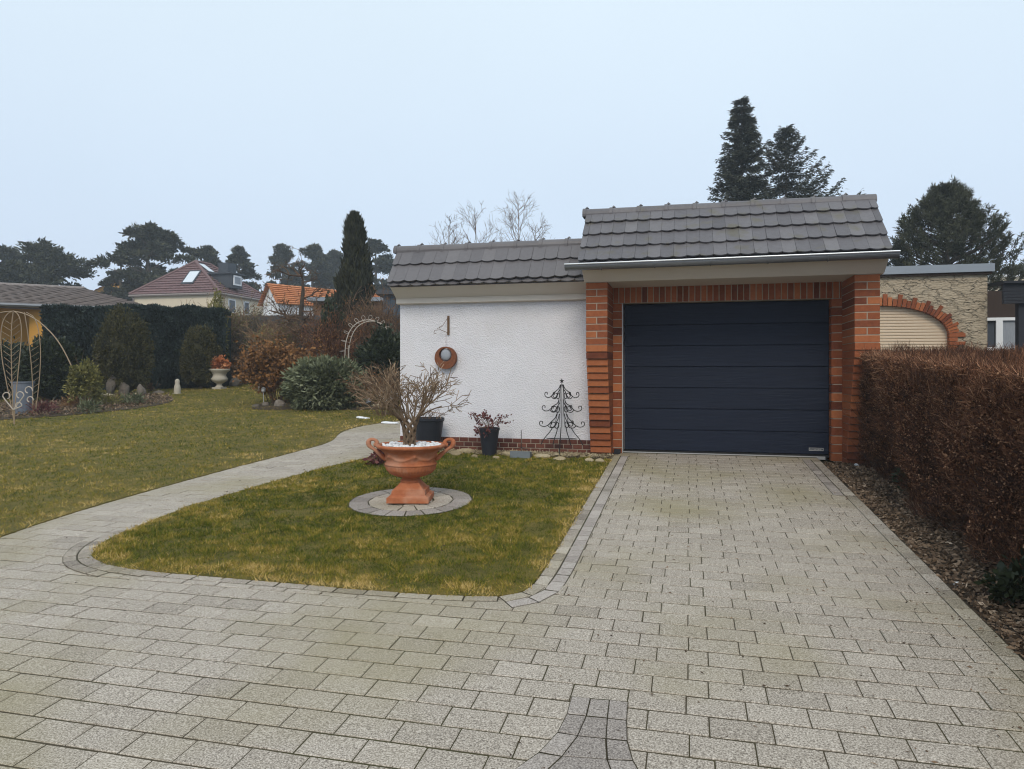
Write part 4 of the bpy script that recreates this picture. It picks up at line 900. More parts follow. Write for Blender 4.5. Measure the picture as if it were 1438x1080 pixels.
# evergreen hedge and shrubs
def hedge_run(pa, pb, name, label, mat, thick, pxtop_a, pxtop_b, n, L=.10, W=.05):
    A, da = pa; B, db = pb; root = empty(name, (A + B) / 2, label, 'hedge'); ax = (B - A); ax.z = 0; ln = ax.length; ax.normalize(); nr = Vector((ax.y, -ax.x, 0))
    if nr.y > 0: nr = -nr
    Ha = zat(pxtop_a, da); Hb = zat(pxtop_b, db); mb = MB()
    c1 = [A + nr * (-.1), B + nr * (-.1), B - nr * (thick), A - nr * thick]; 
    mb.quadbox([(p.x, p.y, gz(p.y)) for p in c1], [(c1[0].x, c1[0].y, Ha - .15), (c1[1].x, c1[1].y, Hb - .15), (c1[2].x, c1[2].y, Hb - .15), (c1[3].x, c1[3].y, Ha - .15)], .1)
    u = rng.random(n); v = rng.random(n); dep = np.abs(rng.normal(0, .12, n)); onTop = rng.random(n) < .25
    zt_ = Ha + (Hb - Ha) * u; base = np.array(A)[None] + u[:, None] * ln * np.array(ax)[None]; gr = g(base[:, 1])
    bump = .14 * (vnoise(u * ln, v * 2.3, .4, 51) - .5) * 2 + .06 * (vnoise(u * ln, v * 2.3, .15, 52) - .5) * 2
    hh = np.where(onTop, zt_ - dep * .5 + .04, gr + v * (zt_ - gr)); ofs = np.where(onTop, -v * thick, bump - dep)
    hh = hh + np.where(onTop, .08 * (vnoise(u * ln, u * 0, .3, 53) - .5) * 2, 0)
    P = base + ofs[:, None] * np.array(nr)[None]; P[:, 2] = hh
    Dv = np.array(nr)[None] * .6 + rng.normal(0, .4, (n, 3)); Dv[:, 2] += .7
    tn = np.clip(.42 + .5 * (vnoise(u * ln, v * 2.3, .35, 54) - .5) + rng.normal(0, .14, n), .02, .98)
    mb.cards(P, Dv, L * rng.uniform(.6, 1.4, n), W * rng.uniform(.6, 1.4, n), tn); mb.build('foliage', mat, root); return root
hedge_run(spot(58, 551), spot(312, 545), 'conifer_hedge', 'tall clipped dark green conifer hedge closing the lawn on the left', MT['hedgegreen'], 1.2, 432, 436, 62000, .12, .05)
dome('yew_dome', 'big egg shaped clipped yew in front of the green hedge', 'shrub', 141, 207, 441, MT['yew'], pyb=556, m=340, per=90, L=.07, W=.035, lo=.86, spread=.14)
dome('yew_dome', 'smaller clipped yew at the right end of the green hedge', 'shrub', 258, 306, 462, MT['yew'], pyb=547, m=260, per=80, L=.07, W=.035, lo=.86, spread=.14)
dome('laurel_shrub', 'dark evergreen shrub mass behind the leaf trellis at the left edge', 'shrub', -70, 52, 487, MT['rhodo'], pyb=560, m=320, per=60, L=.12, W=.06)
dome('laurel_shrub', 'dark evergreen shrub between the metal arch and the green hedge', 'shrub', 40, 105, 482, MT['rhodo'], d=18.0, m=260, per=60, L=.12, W=.06)
dome('golden_shrub', 'small yellow green loose shrub behind the foot of the metal arch', 'shrub', 98, 140, 507, MT['boxgold'], d=16.4, m=120, per=34, L=.075, W=.04, core=False, lo=.35, spread=.2)
# white stone urn with orange flowers
q, dd = spot(308, 547); un = empty('garden_urn', q, 'cream cast stone urn standing on the far lawn edge', 'urn'); b = MB(); s = 29 / 1000 * dd; 
b.box(q.x - s * .24, q.x + s * .24, q.y - s * .24, q.y + s * .24, q.z - .02, q.z + s * .12); b.build('foot', MT['cream_stone'], un)
b = MB(); b.lathe(q, [(r * s, z * s) for r, z in ((.2, .12), (.13, .2), (.12, .27), (.2, .32), (.36, .42), (.4, .52), (.33, .62), (.3, .7), (.36, .82), (.48, .92), (.5, 1.0), (.42, 1.0), (.38, .92), (.01, .9))], 28, .5, caps=False); b.build('bowl', MT['cream_stone'], un, smooth_=True)
fl = empty('orange_flowers', q + Vector((0, 0, s * .93)), 'withered orange flower ball in the cream stone urn', 'plant'); b = MB(); clumps(b, fl.location + Vector((0, 0, .18)), .24, .24, .19, 60, 24, .08, .06, .3, .5); b.build('blooms', MT['fruit'], fl)
# figures
def owl(px, pb, pt, hw, label):
    q, dd = spot(px, pb); H = zat(pt, dd) - q.z; r = hw / 1000 * dd; root = empty('garden_figure', q, label, 'ornament'); b = MB()
    b.lathe(q, [(r * .9, 0), (r, H * .1), (r * 1.0, H * .4), (r * .8, H * .6), (r * .62, H * .66), (r * .72, H * .76), (r * .68, H * .9), (r * .35, H * .98), (.005, H)], 20, .5, caps=False)
    b.build('body', MT['cream_stone'], root, smooth_=True)
    b = MB(); b.box(q.x - r * 1.05, q.x + r * 1.05, q.y - r * 1.0, q.y + r * 1.0, q.z - .02, q.z + .03); b.build('base', MT['cream_stone'], root); return q, dd, root
owl(249, 554, 532, 4.5, 'small pale owl figure at the right tip of the left flower bed')
q, dd, root = owl(366, 549, 531, 3.6, 'small cream standing figure with a pot on the lawn by the brown beech shrub'); b = MB(); b.lathe(q + Vector((.08, -.05, 0)), [(.05, 0), (.06, .02), (.09, .12), (.09, .14), (.005, .13)], 14, .6, caps=False); b.build('pot', MT['cream_stone'], root)
tag(sheet('flower_bed', smooth(pix([(348, 576), (365, 568), (395, 566), (430, 566), (520, 566), (560, 566), (560, 575), (500, 578), (440, 576), (380, 578)]), 2, closed=True), .034, MT['soil']), 'shrub bed around the green juniper', 'flower bed', kind='structure')
for i, (px, py, a, c, m_, t, l) in enumerate([(392, 572, .16, .14, 'greystone', .55, 'rough brown boulder left of the juniper'), (372, 571, .10, .08, 'greystone', .4, 'small grey stone beside the solar light'), (360, 573, .12, .06, 'greystone', .15, 'dark flat stone at the tip of the juniper bed'), (330, 543, .25, .2, 'greystone', .45, 'grey boulder behind the cream stone urn'), (536, 571, .25, .05, 'stone', .75, 'pale flat stone slab right of the juniper')]):
    q = GP(px, py); b = MB(); b.rock(q + Vector((0, 0, c * .6)), a, a * .8, c, 100 + i, 2, .25, t); tag(b.build('stone', MT[m_], loc=q), l, 'stone', 'stones around the juniper bed')
q, dd = spot(370, 571); b = MB(); b.tube([q, q + Vector((0, 0, .34))], .008, 5); b.lathe(q + Vector((0, 0, .32)), [(.012, 0), (.045, .03), (.045, .09), (.055, .1), (.005, .13)], 12, .6, caps=False)
tag(b.build('solar_light', MT['alu'], loc=q), 'small solar garden light on a stake before the beech shrub', 'lamp')
dome('juniper', 'broad dome shaped green juniper on the lawn left of the garage', 'shrub', 409, 507, 508, MT['juniper'], pyb=574, m=420, per=90, L=.12, W=.04, lo=.8, zlow=-.75, spread=.16, up=.1)
# brown beech shrub: twigs and dry leaves
def brown(name, label, pxl, pxr, pt, mat, pyb=None, d=None, n=16, leaves=2600, L=.05, W=.035, lev=3, stemc='twig', spread=.55, bare=False, asp=.8, r0=.012, fall=False, minr=.0045):
    p, dd = spot((pxl + pxr) / 2, pyb, d); hw = (pxr - pxl) / 2 / 1000 * dd; H = zat(pt, dd) - p.z; root = empty(name, p, label, 'shrub'); st = []; rr = random.Random(pxl)
    for i in range(n):
        a = rr.uniform(0, 6.28); k = rr.random() ** .5
        base = p + Vector((hw * .35 * k * math.cos(a), hw * .35 * k * math.sin(a) * asp, -.03)); dv = Vector((hw * .9 * k * math.cos(a), hw * .9 * k * math.sin(a) * asp, H * .8))
        grow(st, base, dv, H * .62, r0, lev, rr, 4, .10, -.25 if fall else .05, (2, 4), spread, .6, minr)
    b = MB(); tubes(b, st, .45, .15); b.build('stems', MT[stemc], root)
    if not bare:
        T = np.array([tuple(q) for pts, rd, lv in st if lv < lev for q in pts]); pick = rng.integers(0, len(T), leaves); P = T[pick] + rng.normal(0, .04, (leaves, 3)); P[:, 2] = np.maximum(P[:, 2], p.z + .03)
        b = MB(); b.cards(P, rng.normal(size=(leaves, 3)), L * rng.uniform(.6, 1.4, leaves), W * rng.uniform(.6, 1.4, leaves), np.clip(rng.normal(.5, .2, leaves) + .2 * (vnoise(P[:, 0], P[:, 2], .4, 61) - .5), 0, 1)); b.build('leaves', mat, root)
    return root
brown('beech_shrub', 'round shrub full of dry orange brown leaves left of the juniper', 352, 432, 487, MT['beech'], pyb=568, n=40, leaves=9500, L=.08, W=.055)
brown('hydrangea', 'low reddish brown dry shrub right of the cream stone urn', 320, 358, 500, MT['drygrass'], d=24.0, n=36, leaves=4200, L=.09, W=.04)
brown('forsythia', 'tall tangle of bare brown stems behind the rose arch', 490, 566, 428, MT['beech'], d=21.5, n=60, leaves=2200, L=.06, W=.024, lev=3, r0=.016, minr=.006)
brown('weeping_shrub', 'weeping bare brown shrub left of the rose arch', 432, 498, 450, MT['beech'], d=19.8, n=46, leaves=1500, L=.07, W=.022, r0=.014, stemc='twig_red', minr=.0055)
brown('willow_shrub', 'bare tan shrub with yellowish stems in front of the dark fence', 374, 408, 458, MT['boxgold'], d=22.0, n=56, leaves=2600, L=.10, W=.024, r0=.013, stemc='tantwig', minr=.0055)
brown('grey_shrub', 'bare grey brown shrub between the olive shrub and the tan one', 338, 378, 450, MT['rhodo'], d=24.5, n=46, leaves=1500, L=.07, W=.025, r0=.013, stemc='bark', minr=.006)
brown('hazel_shrub', 'bare dark shrub directly left of the black fruit tree trunk', 400, 428, 446, MT['rhodo'], d=24.8, n=30, leaves=1500, L=.07, W=.025, r0=.014, stemc='bark', minr=.006)
brown('dogwood', 'bare reddish stems filling the gap right of the columnar conifer', 520, 572, 446, MT['beech'], d=23.0, n=56, leaves=900, L=.06, W=.024, r0=.014, minr=.006)
brown('spirea', 'bare reddish shrub beside the garage corner behind the white ball', 506, 575, 518, MT['beech'], d=14.0, n=30, leaves=500, L=.04, W=.02, r0=.007)
brown('olive_shrub', 'loose olive brown shrub right of the green hedge', 298, 345, 432, MT['boxgold'], d=25.0, n=50, leaves=3200, L=.09, W=.03, stemc='tantwig', minr=.006)
dome('dwarf_conifer', 'small yellowish conifer tip rising above the end of the green hedge', 'shrub', 292, 318, 412, MT['boxgold'], d=23.0, m=120, per=30, L=.12, W=.04, core=False, lo=.4)
dome('rhododendron', 'dark round evergreen bush at the garage corner behind the rose arch', 'shrub', 503, 580, 470, MT['rhodo'], d=17.5, m=260, per=60, L=.12, W=.05)
dome('ivy_shrub', 'dark green ivy covered shrub beside the black fruit tree trunk', 'shrub', 444, 484, 428, MT['rhodo'], d=20.8, m=220, per=44, L=.12, W=.07, core=False, lo=.4)
# rose arch in the back
q, dd = spot(514, None, 18.8); b = MB()
def bp(px, py, o=0): u = (px - 514) / 1000 * dd; return Vector((q.x + u * CT + o * ST, q.y + u * ST - o * CT, zat(py, dd)))
ra = smooth([(484, 560), (484, 500), (486, 475), (496, 456), (514, 448), (532, 452), (543, 465), (546, 490), (546, 560)], 3)
for o in (0, -.45): b.tube([bp(p[0], p[1], o) for p in ra], .011, 6, .6)
for k in range(0, len(ra), 3): b.tube([bp(*ra[k]), bp(ra[k][0], ra[k][1], -.45)], .005, 4)
for k in range(10, len(ra) - 10, 4):
    c = bp(*ra[k]); nn = (Vector(c) - bp(514, 490)).normalized(); b.tube([c + nn * (.07 + .06 * math.cos(a)) + Vector((CT, ST, 0)) * .06 * math.sin(a) * .8 for a in np.linspace(0, 6.28, 9)], .005, 4, .7)
for px in (489, 541): b.tube([bp(px, 560), bp(px, 485)], .010, 5)
tag(b.build('rose_arch', MT['wirewhite'], loc=q), 'pale metal rose arch with curled top among the brown shrubs', 'arch')
# white ball, snow
q, dd = spot(547, 569); b = MB(); b.rock(q + Vector((0, 0, .2)), .24, .22, .19, 9, 3, .12, .6); tag(b.build('white_boulder', MT['snow'], loc=q), 'white snow covered boulder behind the bare urn tree', 'boulder')
q, dd = spot(514, 567); b = MB(); b.rock(q + Vector((0, 0, .07)), .13, .12, .12, 19, 3, .3, .6); tag(b.build('white_boulder', MT['snow'], loc=q), 'small white stone between the juniper and the white boulder', 'boulder')
def snowp(px, py, hw, l):
    q = GP(px, py); a = hw / 1000 * depth(q); b = MB(); b.rock((q.x, q.y, q.z + .03), a, a * .75, .035, px, 3, .3, .7); tag(b.build('snow_patch', MT['snow'], loc=q), l, 'snow patch', 'melting snow patches')
snowp(509, 589, 12, 'small melting snow patch on the lawn below the juniper'); snowp(548, 596, 14, 'thin snow patch on the bend of the paved path')
# fruit tree with dark trunk
q, dd = spot(424, None, 21.4); ft = empty('fruit_tree', q, 'bare gnarled fruit tree with dark trunk in front of the orange roofed house', 'tree'); H = zat(372, dd) - q.z
b = MB(); rr = random.Random(3); st = []; tpts = [q, q + Vector((.05, 0, H * .3)), q + Vector((-.05, 0, H * .55)), q + Vector((.04, 0, H * .8)), q + Vector((0, 0, H * .95))]; b.tube(tpts, [.13, .11, .085, .05, .015], 8, .0); b.build('trunk', MT['bark'], ft)
for i in range(22):
    t = rr.uniform(.35, 1); p0 = q + Vector((0, 0, H * .95 * t)); a = rr.uniform(0, 6.28); grow(st, p0, Vector((math.cos(a), math.sin(a), rr.uniform(-.1, .6))), rr.uniform(.6, 1.2) * (1.25 - t * .6), .03, 3, rr, 4, .22, .02, (2, 4), .75, .62, .006)
b = MB(); tubes(b, st, .35); b.build('crown', MT['twig'], ft)
# columnar conifer
q, dd = spot(498, None, 23.0); cy = empty('column_conifer', q, 'tall slim dark columnar conifer left of the garage roof', 'tree'); H = zat(308, dd) - q.z; hw = 23.5 / 1000 * dd
b = MB(); b.tube([q, q + Vector((0, 0, H * .85))], [.11, .03], 7); b.build('trunk', MT['bark'], cy)
N = 26000; u = rng.random(N) ** .8; prof = lambda u: np.interp(u, [0, .12, .4, .55, .68, .72, .85, .95, 1], [.9, 1, 1, .9, .74, .56, .5, .36, .08])
a = rng.uniform(0, 6.28, N); lob = 1 + .16 * np.sin(a * 3 + u * 9) + .34 * (vnoise(a * 1.2, u * 9, .35, 71) - .5) * 2; rad = hw * prof(u) * lob * (.55 + .45 * rng.random(N) ** .5)
P = np.stack([q.x + rad * np.cos(a), q.y + rad * np.sin(a), q.z + .3 + u * (H - .3)], 1); Dv = np.stack([np.cos(a) * .15, np.sin(a) * .15, np.ones(N)], 1) + rng.normal(0, .2, (N, 3))
b = MB(); b.tube([q + Vector((0, 0, .3)), q + Vector((0, 0, H * .5)), q + Vector((0, 0, H * .9))], [hw * .5, hw * .45, hw * .12], 10, .1)
b.cards(P, Dv, rng.uniform(.14, .34, N), rng.uniform(.04, .09, N), np.clip(.4 + .5 * (vnoise(a * 2, u * 12, .5, 72) - .5) + rng.normal(0, .14, N), 0, 1)); b.build('crown', MT['cypress'], cy)
# dark fence
fa, fb = D(318, 500, 27.0), D(565, 500, 27.0); fr = empty('garden_fence', Vector(((fa.x + fb.x) / 2, (fa.y + fb.y) / 2, gz(26))), 'dark grey board fence behind the bare shrubs', 'fence'); b = MB(); n = 44; zt = zat(443, 27)
for i in range(n):
    p0 = fa.lerp(fb, i / n); p1 = fa.lerp(fb, (i + .96) / n); b.quadbox([(p0.x, p0.y, 1.3), (p1.x, p1.y, 1.3), (p1.x, p1.y + .02, 1.3), (p0.x, p0.y + .02, 1.3)], [(p0.x, p0.y, zt), (p1.x, p1.y, zt), (p1.x, p1.y + .02, zt), (p0.x, p0.y + .02, zt)], .5 + rnd.gauss(0, .15))
b.build('boards', MT['fence'], fr)
for i in range(0, n + 1, 8): p0 = fa.lerp(fb, i / n); b = MB(); b.box(p0.x - .05, p0.x + .05, p0.y + .03, p0.y + .13, 1.2, zt + .04); b.build('post', MT['fence'], fr)

# ---------------------------------------------------------------- FAR BUILDINGS
def rooftiles(mb, a, b_, c, d_, rows, step=.05, tone=.5, mean=True):
    """tiled slope from eave a-b up to ridge d-c, built as overlapping courses"""
    a, b_, c, d_ = map(Vector, (a, b_, c, d_)); nrm = (b_ - a).cross(d_ - a).normalized()
    if nrm.z < 0: nrm = -nrm
    for i in range(rows):
        u0, u1 = i / rows, (i + 1) / rows
        p = [a.lerp(d_, u0) + nrm * step, b_.lerp(c, u0) + nrm * step, b_.lerp(c, u1), a.lerp(d_, u1)]
        q0, q1 = a.lerp(d_, u0), b_.lerp(c, u0)
        nc = max(1, int((p[1] - p[0]).length / .32))
        for k in range(nc):
            f0, f1 = k / nc, (k + 1) / nc; e = nrm * .02
            pm0, pm1 = p[0].lerp(p[1], (f0 + f1) / 2), p[3].lerp(p[2], (f0 + f1) / 2)
            A_, B_ = p[0].lerp(p[1], f0), p[0].lerp(p[1], f1); C_, D_ = p[3].lerp(p[2], f1), p[3].lerp(p[2], f0); tt = tone + rnd.gauss(0, .08)
            mb.add([tuple(A_), tuple(pm0 + e), tuple(pm1 + e), tuple(D_)], [(0, 1, 2, 3)], tt); mb.add([tuple(pm0 + e), tuple(B_), tuple(C_), tuple(pm1 + e)], [(0, 1, 2, 3)], tt)
        mb.add([tuple(v) for v in p], [(0, 1, 2, 3)], tone - .2); mb.add([tuple(q0 - nrm * .02), tuple(q1 - nrm * .02), tuple(p[1]), tuple(p[0])], [(0, 1, 2, 3)], tone)
# hipped house
def P2(px, d): p = D(px, 500, d); return Vector((p.x, p.y, 0))
hs = empty('hip_roof_house', D(290, 522, 53) * 1.0, 'cream two storey house with maroon hipped roof beyond the green hedge', 'house'); hs.location.z = 1.43
C0 = P2(307, 50); L0 = P2(187, 51.6); Rv = P2(386, 56) - C0; Lv = L0 - C0; Lh = Lv.normalized(); Rh = (Rv - Lh * Rv.dot(Lh)); Rh = Rh.normalized() * Rv.length; R0 = C0 + Rh; B0 = L0 + Rh
ze = zat(411.5, 50.3); b = MB()
q4 = [C0, R0, B0, L0]; b.quadbox([(p.x, p.y, 1.2) for p in q4], [(p.x, p.y, ze - .05) for p in q4]); b.build('wall', MT['render_cream'], hs)
cen = (C0 + B0) / 2; ov = 1.055; E = [cen + (p - cen) * ov for p in q4]; E = [Vector((p.x, p.y, ze)) for p in E]
mid = (E[0] + E[3]) / 2; ax = (E[1] - E[0]); zr = zat(368, 53)
A1 = mid + ax * .36; A2 = mid + ax * .62; A1.z = zr; A2.z = zr
b = MB(); rooftiles(b, E[3], E[0], A1, A1, 13, .06); rooftiles(b, E[0], E[1], A2, A1, 13, .06); rooftiles(b, E[1], E[2], A2, A2, 13, .06); rooftiles(b, E[2], E[3], A1, A2, 13, .06)
hr = b.build('roof', MT['tile_red'], hs)
b = MB()
for p, s in ((E[3], A1), (E[0], A1), (E[1], A2), (E[2], A2)): b.tube([p + Vector((0, 0, .05)), s + Vector((0, 0, .05))], .11, 6)
b.tube([A1 + Vector((0, 0, .05)), A2 + Vector((0, 0, .05))], .12, 6); b.build('ridge_tiles', MT['tile_red'], hr)
b = MB()
for i in range(4): b.tube([E[i] + Vector((0, 0, -.08)), E[(i + 1) % 4] + Vector((0, 0, -.08))], .09, 6)
b.build('gutter', MT['tile_brown'], hs)
def onface(a, b_, c, d_, u, v, off=.1):
    a, b_, c, d_ = map(Vector, (a, b_, c, d_)); n = (b_ - a).cross(d_ - a).normalized(); n = n if n.z > 0 else -n
    return (a.lerp(b_, u)).lerp(d_.lerp(c, u), v) + n * off
def skylight(f, u, v, w_, h_, parent):
    c = onface(*f, u, v, .10); ar = (Vector(f[1]) - Vector(f[0])).normalized(); n = onface(*f, u, v, 1) - onface(*f, u, v, 0); n.normalize(); au = n.cross(ar).normalized()
    Q = [c + ar * a * w_ / 2 + au * bb * h_ / 2 for a, bb in ((-1, -1), (1, -1), (1, 1), (-1, 1))]
    b = MB(); b.quadbox([q - n * .15 for q in Q], Q); w = b.build('skylight', MT['slate'], parent)
    b = MB(); b.quadbox([c + (q - c) * .8 - n * .02 for q in Q], [c + (q - c) * .8 + n * .012 for q in Q]); b.build('pane', MT['skyglass'], w)
fl_ = (E[3], E[0], A1, A1); frr = (E[0], E[1], A2, A1)
skylight(fl_, .66, .48, 1.0, 1.5, hs); skylight(frr, .24, .80, .8, 1.3, hs)
# dormer and chimney on the right slope
dirx = (E[1] - E[0]).normalized(); inn = Vector((-dirx.y, dirx.x, 0)); inn = inn if inn.dot(cen - E[0]) > 0 else -inn
def DB(cx, w, dpt, z0, z1, mat, nm, parent, tone=.5):
    b = MB(); p0 = cx - dirx * w / 2; p1 = cx + dirx * w / 2; q = [p0, p1, p1 + inn * dpt, p0 + inn * dpt]; b.quadbox([(v.x, v.y, z0) for v in q], [(v.x, v.y, z1) for v in q], tone); return b.build(nm, mat, parent)
o = P2(333, 52.2); z0 = zat(405, 52.2)
dmr = DB(o, 1.25, 2.2, z0, z0 + 1.0, MT['slate'], 'dormer', hs); DB(o - inn * .15, 1.6, 2.5, z0 + 1.002, z0 + 1.1, MT['slate'], 'dormer_roof', dmr)
DB(o - inn * .05, .95, .049, z0 + .2, z0 + .92, MT['white'], 'window', dmr); DB(o - inn * .07, .66, .019, z0 + .32, z0 + .8, MT['curtain'], 'pane', dmr)
DB(P2(326, 53.6), 1.05, .8, zat(395, 53.6), zat(370, 53.6), MT['slate'], 'chimney', hr)
for u, w in ((.24, .85), (.52, .7)):
    c = C0.lerp(R0, u); wi = DB(c - inn * .03, w, .1, zat(440, 52), zat(421, 52), MT['white'], 'window', hs); DB(c - inn * .045, w * .75, .014, zat(440, 52) + .1, zat(421, 52) - .1, MT['glass'], 'pane', wi)
b = MB(); b.tube([(L0.x + .1, L0.y - .1, 1.3), (L0.x + .1, L0.y - .1, ze)], .05, 6); b.build('downpipe', MT['tile_brown'], hs)
# yellow outbuilding with long tiled roof
yo = empty('yellow_outbuilding', D(20, 522, 24), 'yellow rendered outbuilding with long brown tiled roof at the left edge', 'outbuilding'); yo.location.z = gz(D(20, 522, 24).y)
e0 = D(-180, 419, 21.6); e1 = D(217, 434, 25.5); rr0 = D(-180, 392, 24.5); rr1 = D(118, 406.5, 28.8)
b = MB(); rooftiles(b, e0, e1, rr1, rr0, 14, .07); b.prism([e0 - Vector((0, 0, .02)), e1 - Vector((0, 0, .02)), rr1 - Vector((0, 0, .05)), rr0 - Vector((0, 0, .05))], (0, .05, -.14), .3)
rf = b.build('roof', MT['tile_brown'], yo); b = MB(); b.tube([rr0, rr1], .12, 7); b.build('ridge_tiles', MT['tile_brown'], rf)
b = MB(); b.tube([e0 + Vector((.05, -.08, -.05)), e1 + Vector((.05, -.08, -.05))], .07, 7); b.build('gutter', MT['zinc'], yo)
def yb(px0, px1, d, py0, py1, dp, mat, nm):
    a = D(px0, py0, d); c = D(px1, py0, d); b = MB(); z1 = zat(py1, d); bk = Vector((-ST, CT, 0)) * dp
    b.quadbox([(v.x, v.y, gz(v.y) - .1) for v in (a, c, c + bk, a + bk)], [(v.x, v.y, z1) for v in (a, c, c + bk, a + bk)]); return b.build(nm, mat, yo)
yb(41, 64, 24.0, 540, 426, .5, MT['render_yellow'], 'pillar'); yb(-150, 64, 26.0, 540, 428, .3, MT['render_yellow'], 'wall'); yb(64, 190, 26.8, 540, 432, .4, MT['render_yellow'], 'wall')
# orange roofed house
def gable_house(name, label, pxl, pxr, d, ytop, yeave, wallm, roofm, depth_=7, rot=0, rows=10):
    a = P2(pxl, d); c = P2(pxr, d); ax = (c - a); w = ax.length; ax.normalize(); ax = Vector((ax.x * math.cos(rot) - ax.y * math.sin(rot), ax.x * math.sin(rot) + ax.y * math.cos(rot), 0)); bk = Vector((-ax.y, ax.x, 0)) * depth_; c = a + ax * w
    zt, zw = zat(ytop, d), zat(yeave, d); root = empty(name, Vector(((a.x + c.x) / 2, (a.y + c.y) / 2, 1.43)), label, 'house'); b = MB(); m = (a + c) / 2
    up = lambda v, z: (v.x, v.y, z)
    b.prism([up(a, 1.2), up(c, 1.2), up(c, zw), up(m, zt - .05), up(a, zw)], bk, .5); b.build('wall', wallm, root)
    r = MB(); f0 = -ax * .0; ovh = bk.normalized() * .3
    sl = (Vector(up(m, zt)) - Vector(up(a, zw))).normalized() * .35; sr = (Vector(up(m, zt)) - Vector(up(c, zw))).normalized() * .35
    rooftiles(r, Vector(up(a, zw)) - sl - ovh, Vector(up(a, zw)) - sl + bk + ovh, Vector(up(m, zt)) + bk + ovh, Vector(up(m, zt)) - ovh, rows, .06); rooftiles(r, Vector(up(c, zw)) - sr - ovh, Vector(up(c, zw)) - sr + bk + ovh, Vector(up(m, zt)) + bk + ovh, Vector(up(m, zt)) - ovh, rows, .06)
    r.build('roof', roofm, root); return root
oh = gable_house('orange_roof_house', 'small white house with bright orange tiled roof behind the fruit tree', 370, 412, 46, 400, 424, MT['white'], MT['tile_orange'], 8, -.75)
gable_house('gable_house', 'distant house with pale red gable roof between the pines on the left', 118, 200, 72, 389, 416, MT['render_yellow'], MT['tile_orange'], 9, .5)
# flat brown shed and blue shed behind the conifer
def shed(name, label, px0, px1, d, pt, mat, roofm, dp=4, rt=6):
    a = P2(px0, d); c = P2(px1, d); bk = Vector((-ST, CT, 0)) * dp; z = zat(pt, d); root = empty(name, Vector(((a.x + c.x) / 2, (a.y + c.y) / 2, 1.43)), label, 'shed'); b = MB(); b.quadbox([(v.x, v.y, 1.2) for v in (a, c, c + bk, a + bk)], [(v.x, v.y, z - .18) for v in (a, c, c + bk, a + bk)])
    n = 14
    for i in range(n): v = a.lerp(c, (i + .5) / n); b.box(v.x - .03, v.x + .03, v.y - .03, v.y + .02, 1.2, z - .2, .2)
    b.build('wall', mat, root); b = MB(); o = (c - a).normalized() * .25; f = bk.normalized() * .25; b.quadbox([(v.x, v.y, z - .18) for v in (a - o - f, c + o - f, c + bk + o + f, a + bk - o + f)], [(v.x, v.y, z) for v in (a - o - f, c + o - f, c + bk + o + f, a + bk - o + f)]); b.build('roof', roofm, root)
shed('garden_shed', 'brown wooden shed with flat grey roof behind the columnar conifer', 440, 536, 34, 418, MT['brown_wood'], MT['bluegrey'])
shed('blue_shed', 'dark blue clad shed peeping out at the left end of the garage roof', 538, 575, 30, 408, MT['shedblue'], MT['slate'])
shed('far_hall', 'distant pale flat roofed building at the right edge of the picture', 1395, 1520, 60, 386, MT['render_cream'], MT['white'])

# ---------------------------------------------------------------- TREES
def pine(px, d, pt, pxl, pxr, label, seed, n=42, low=.38, group='pines far behind the gardens', per=150, L=.30, W=.11, name='pine_tree', mat='pine'):
    p = D(px, 500, d); p.z = gz(p.y); H = zat(pt, d) - p.z; root = empty(name, p, label, 'tree', group); rr = random.Random(seed); r = np.random.default_rng(seed)
    b = MB(); lean = rr.uniform(-.4, .4); b.tube([p, p + Vector((lean * .3, 0, H * .4)), p + Vector((lean, 0, H * .75)), p + Vector((lean * .8, 0, H * .95))], [.24, .2, .13, .04], 7, .4)
    cr = MB(); R_ = Vector((CT, ST, 0)); F_ = Vector((-ST, CT, 0)); xl, xr = (pxl - px) / 1000 * d, (pxr - px) / 1000 * d
    for k in range(int(n * 1.25)):
        t = rr.random(); zz_ = H * (low + (.97 - low) * t); wl = (1 - max(0, (t - .45) / .55) ** 2.2) * (.55 + .45 * min(1, t / .3))
        s = rr.uniform(-1, 1); s = math.copysign(abs(s) ** .75, s); off = (s * xr if s > 0 else -s * xl) * wl * .9; dep = rr.uniform(-1, 1) * (xr - xl) * .42 * wl
        c = p + R_ * off + F_ * dep + Vector((0, 0, zz_ + rr.uniform(-.3, .3))); rad = rr.uniform(.08, .155) * (xr - xl)
        b0 = p + Vector((lean * zz_ / H, 0, max(H * .3, zz_ - abs(off) * .45))); b.tube([b0, b0.lerp(c, .5) + Vector((0, 0, .15)), c], [.07, .045, .015], 5, .35)
        clumps(cr, c, rad, rad, rad * .42, 12, 30, L * 1.15, W * 1.3, .36, .3, .5, -1, r, .42 + rr.gauss(0, .1), .12)
    b.build('trunk', MT['bark'], root); cr.build('crown', MT[mat], root); return root
pine(60, 58, 339, -10, 125, 'broad pine at the far left above the yellow outbuilding', 1, 60, .30)
pine(12, 66, 346, -50, 45, 'pine at the very left edge of the picture', 2, 40, .30)
pine(210, 62, 312, 148, 262, 'tallest pine of the left group, behind the hipped house', 3, 64, .28)
pine(172, 66, 352, 145, 205, 'lower pine on the left flank of the tallest one', 13, 30, .25)
pine(285, 70, 337, 248, 325, 'pine right behind the ridge of the hipped house', 4, 44, .25)
pine(335, 74, 350, 308, 368, 'small pine right of the hipped house chimney', 5, 34, .25)
pine(395, 84, 343, 364, 432, 'hazy pine above the orange roof, left one of the row', 6, 80, .10)
pine(440, 84, 342, 405, 476, 'hazy pine in the middle of the row left of the columnar conifer', 7, 90, .10)
pine(470, 92, 352, 440, 505, 'hazy pine directly behind the columnar conifer', 8, 70, .10)
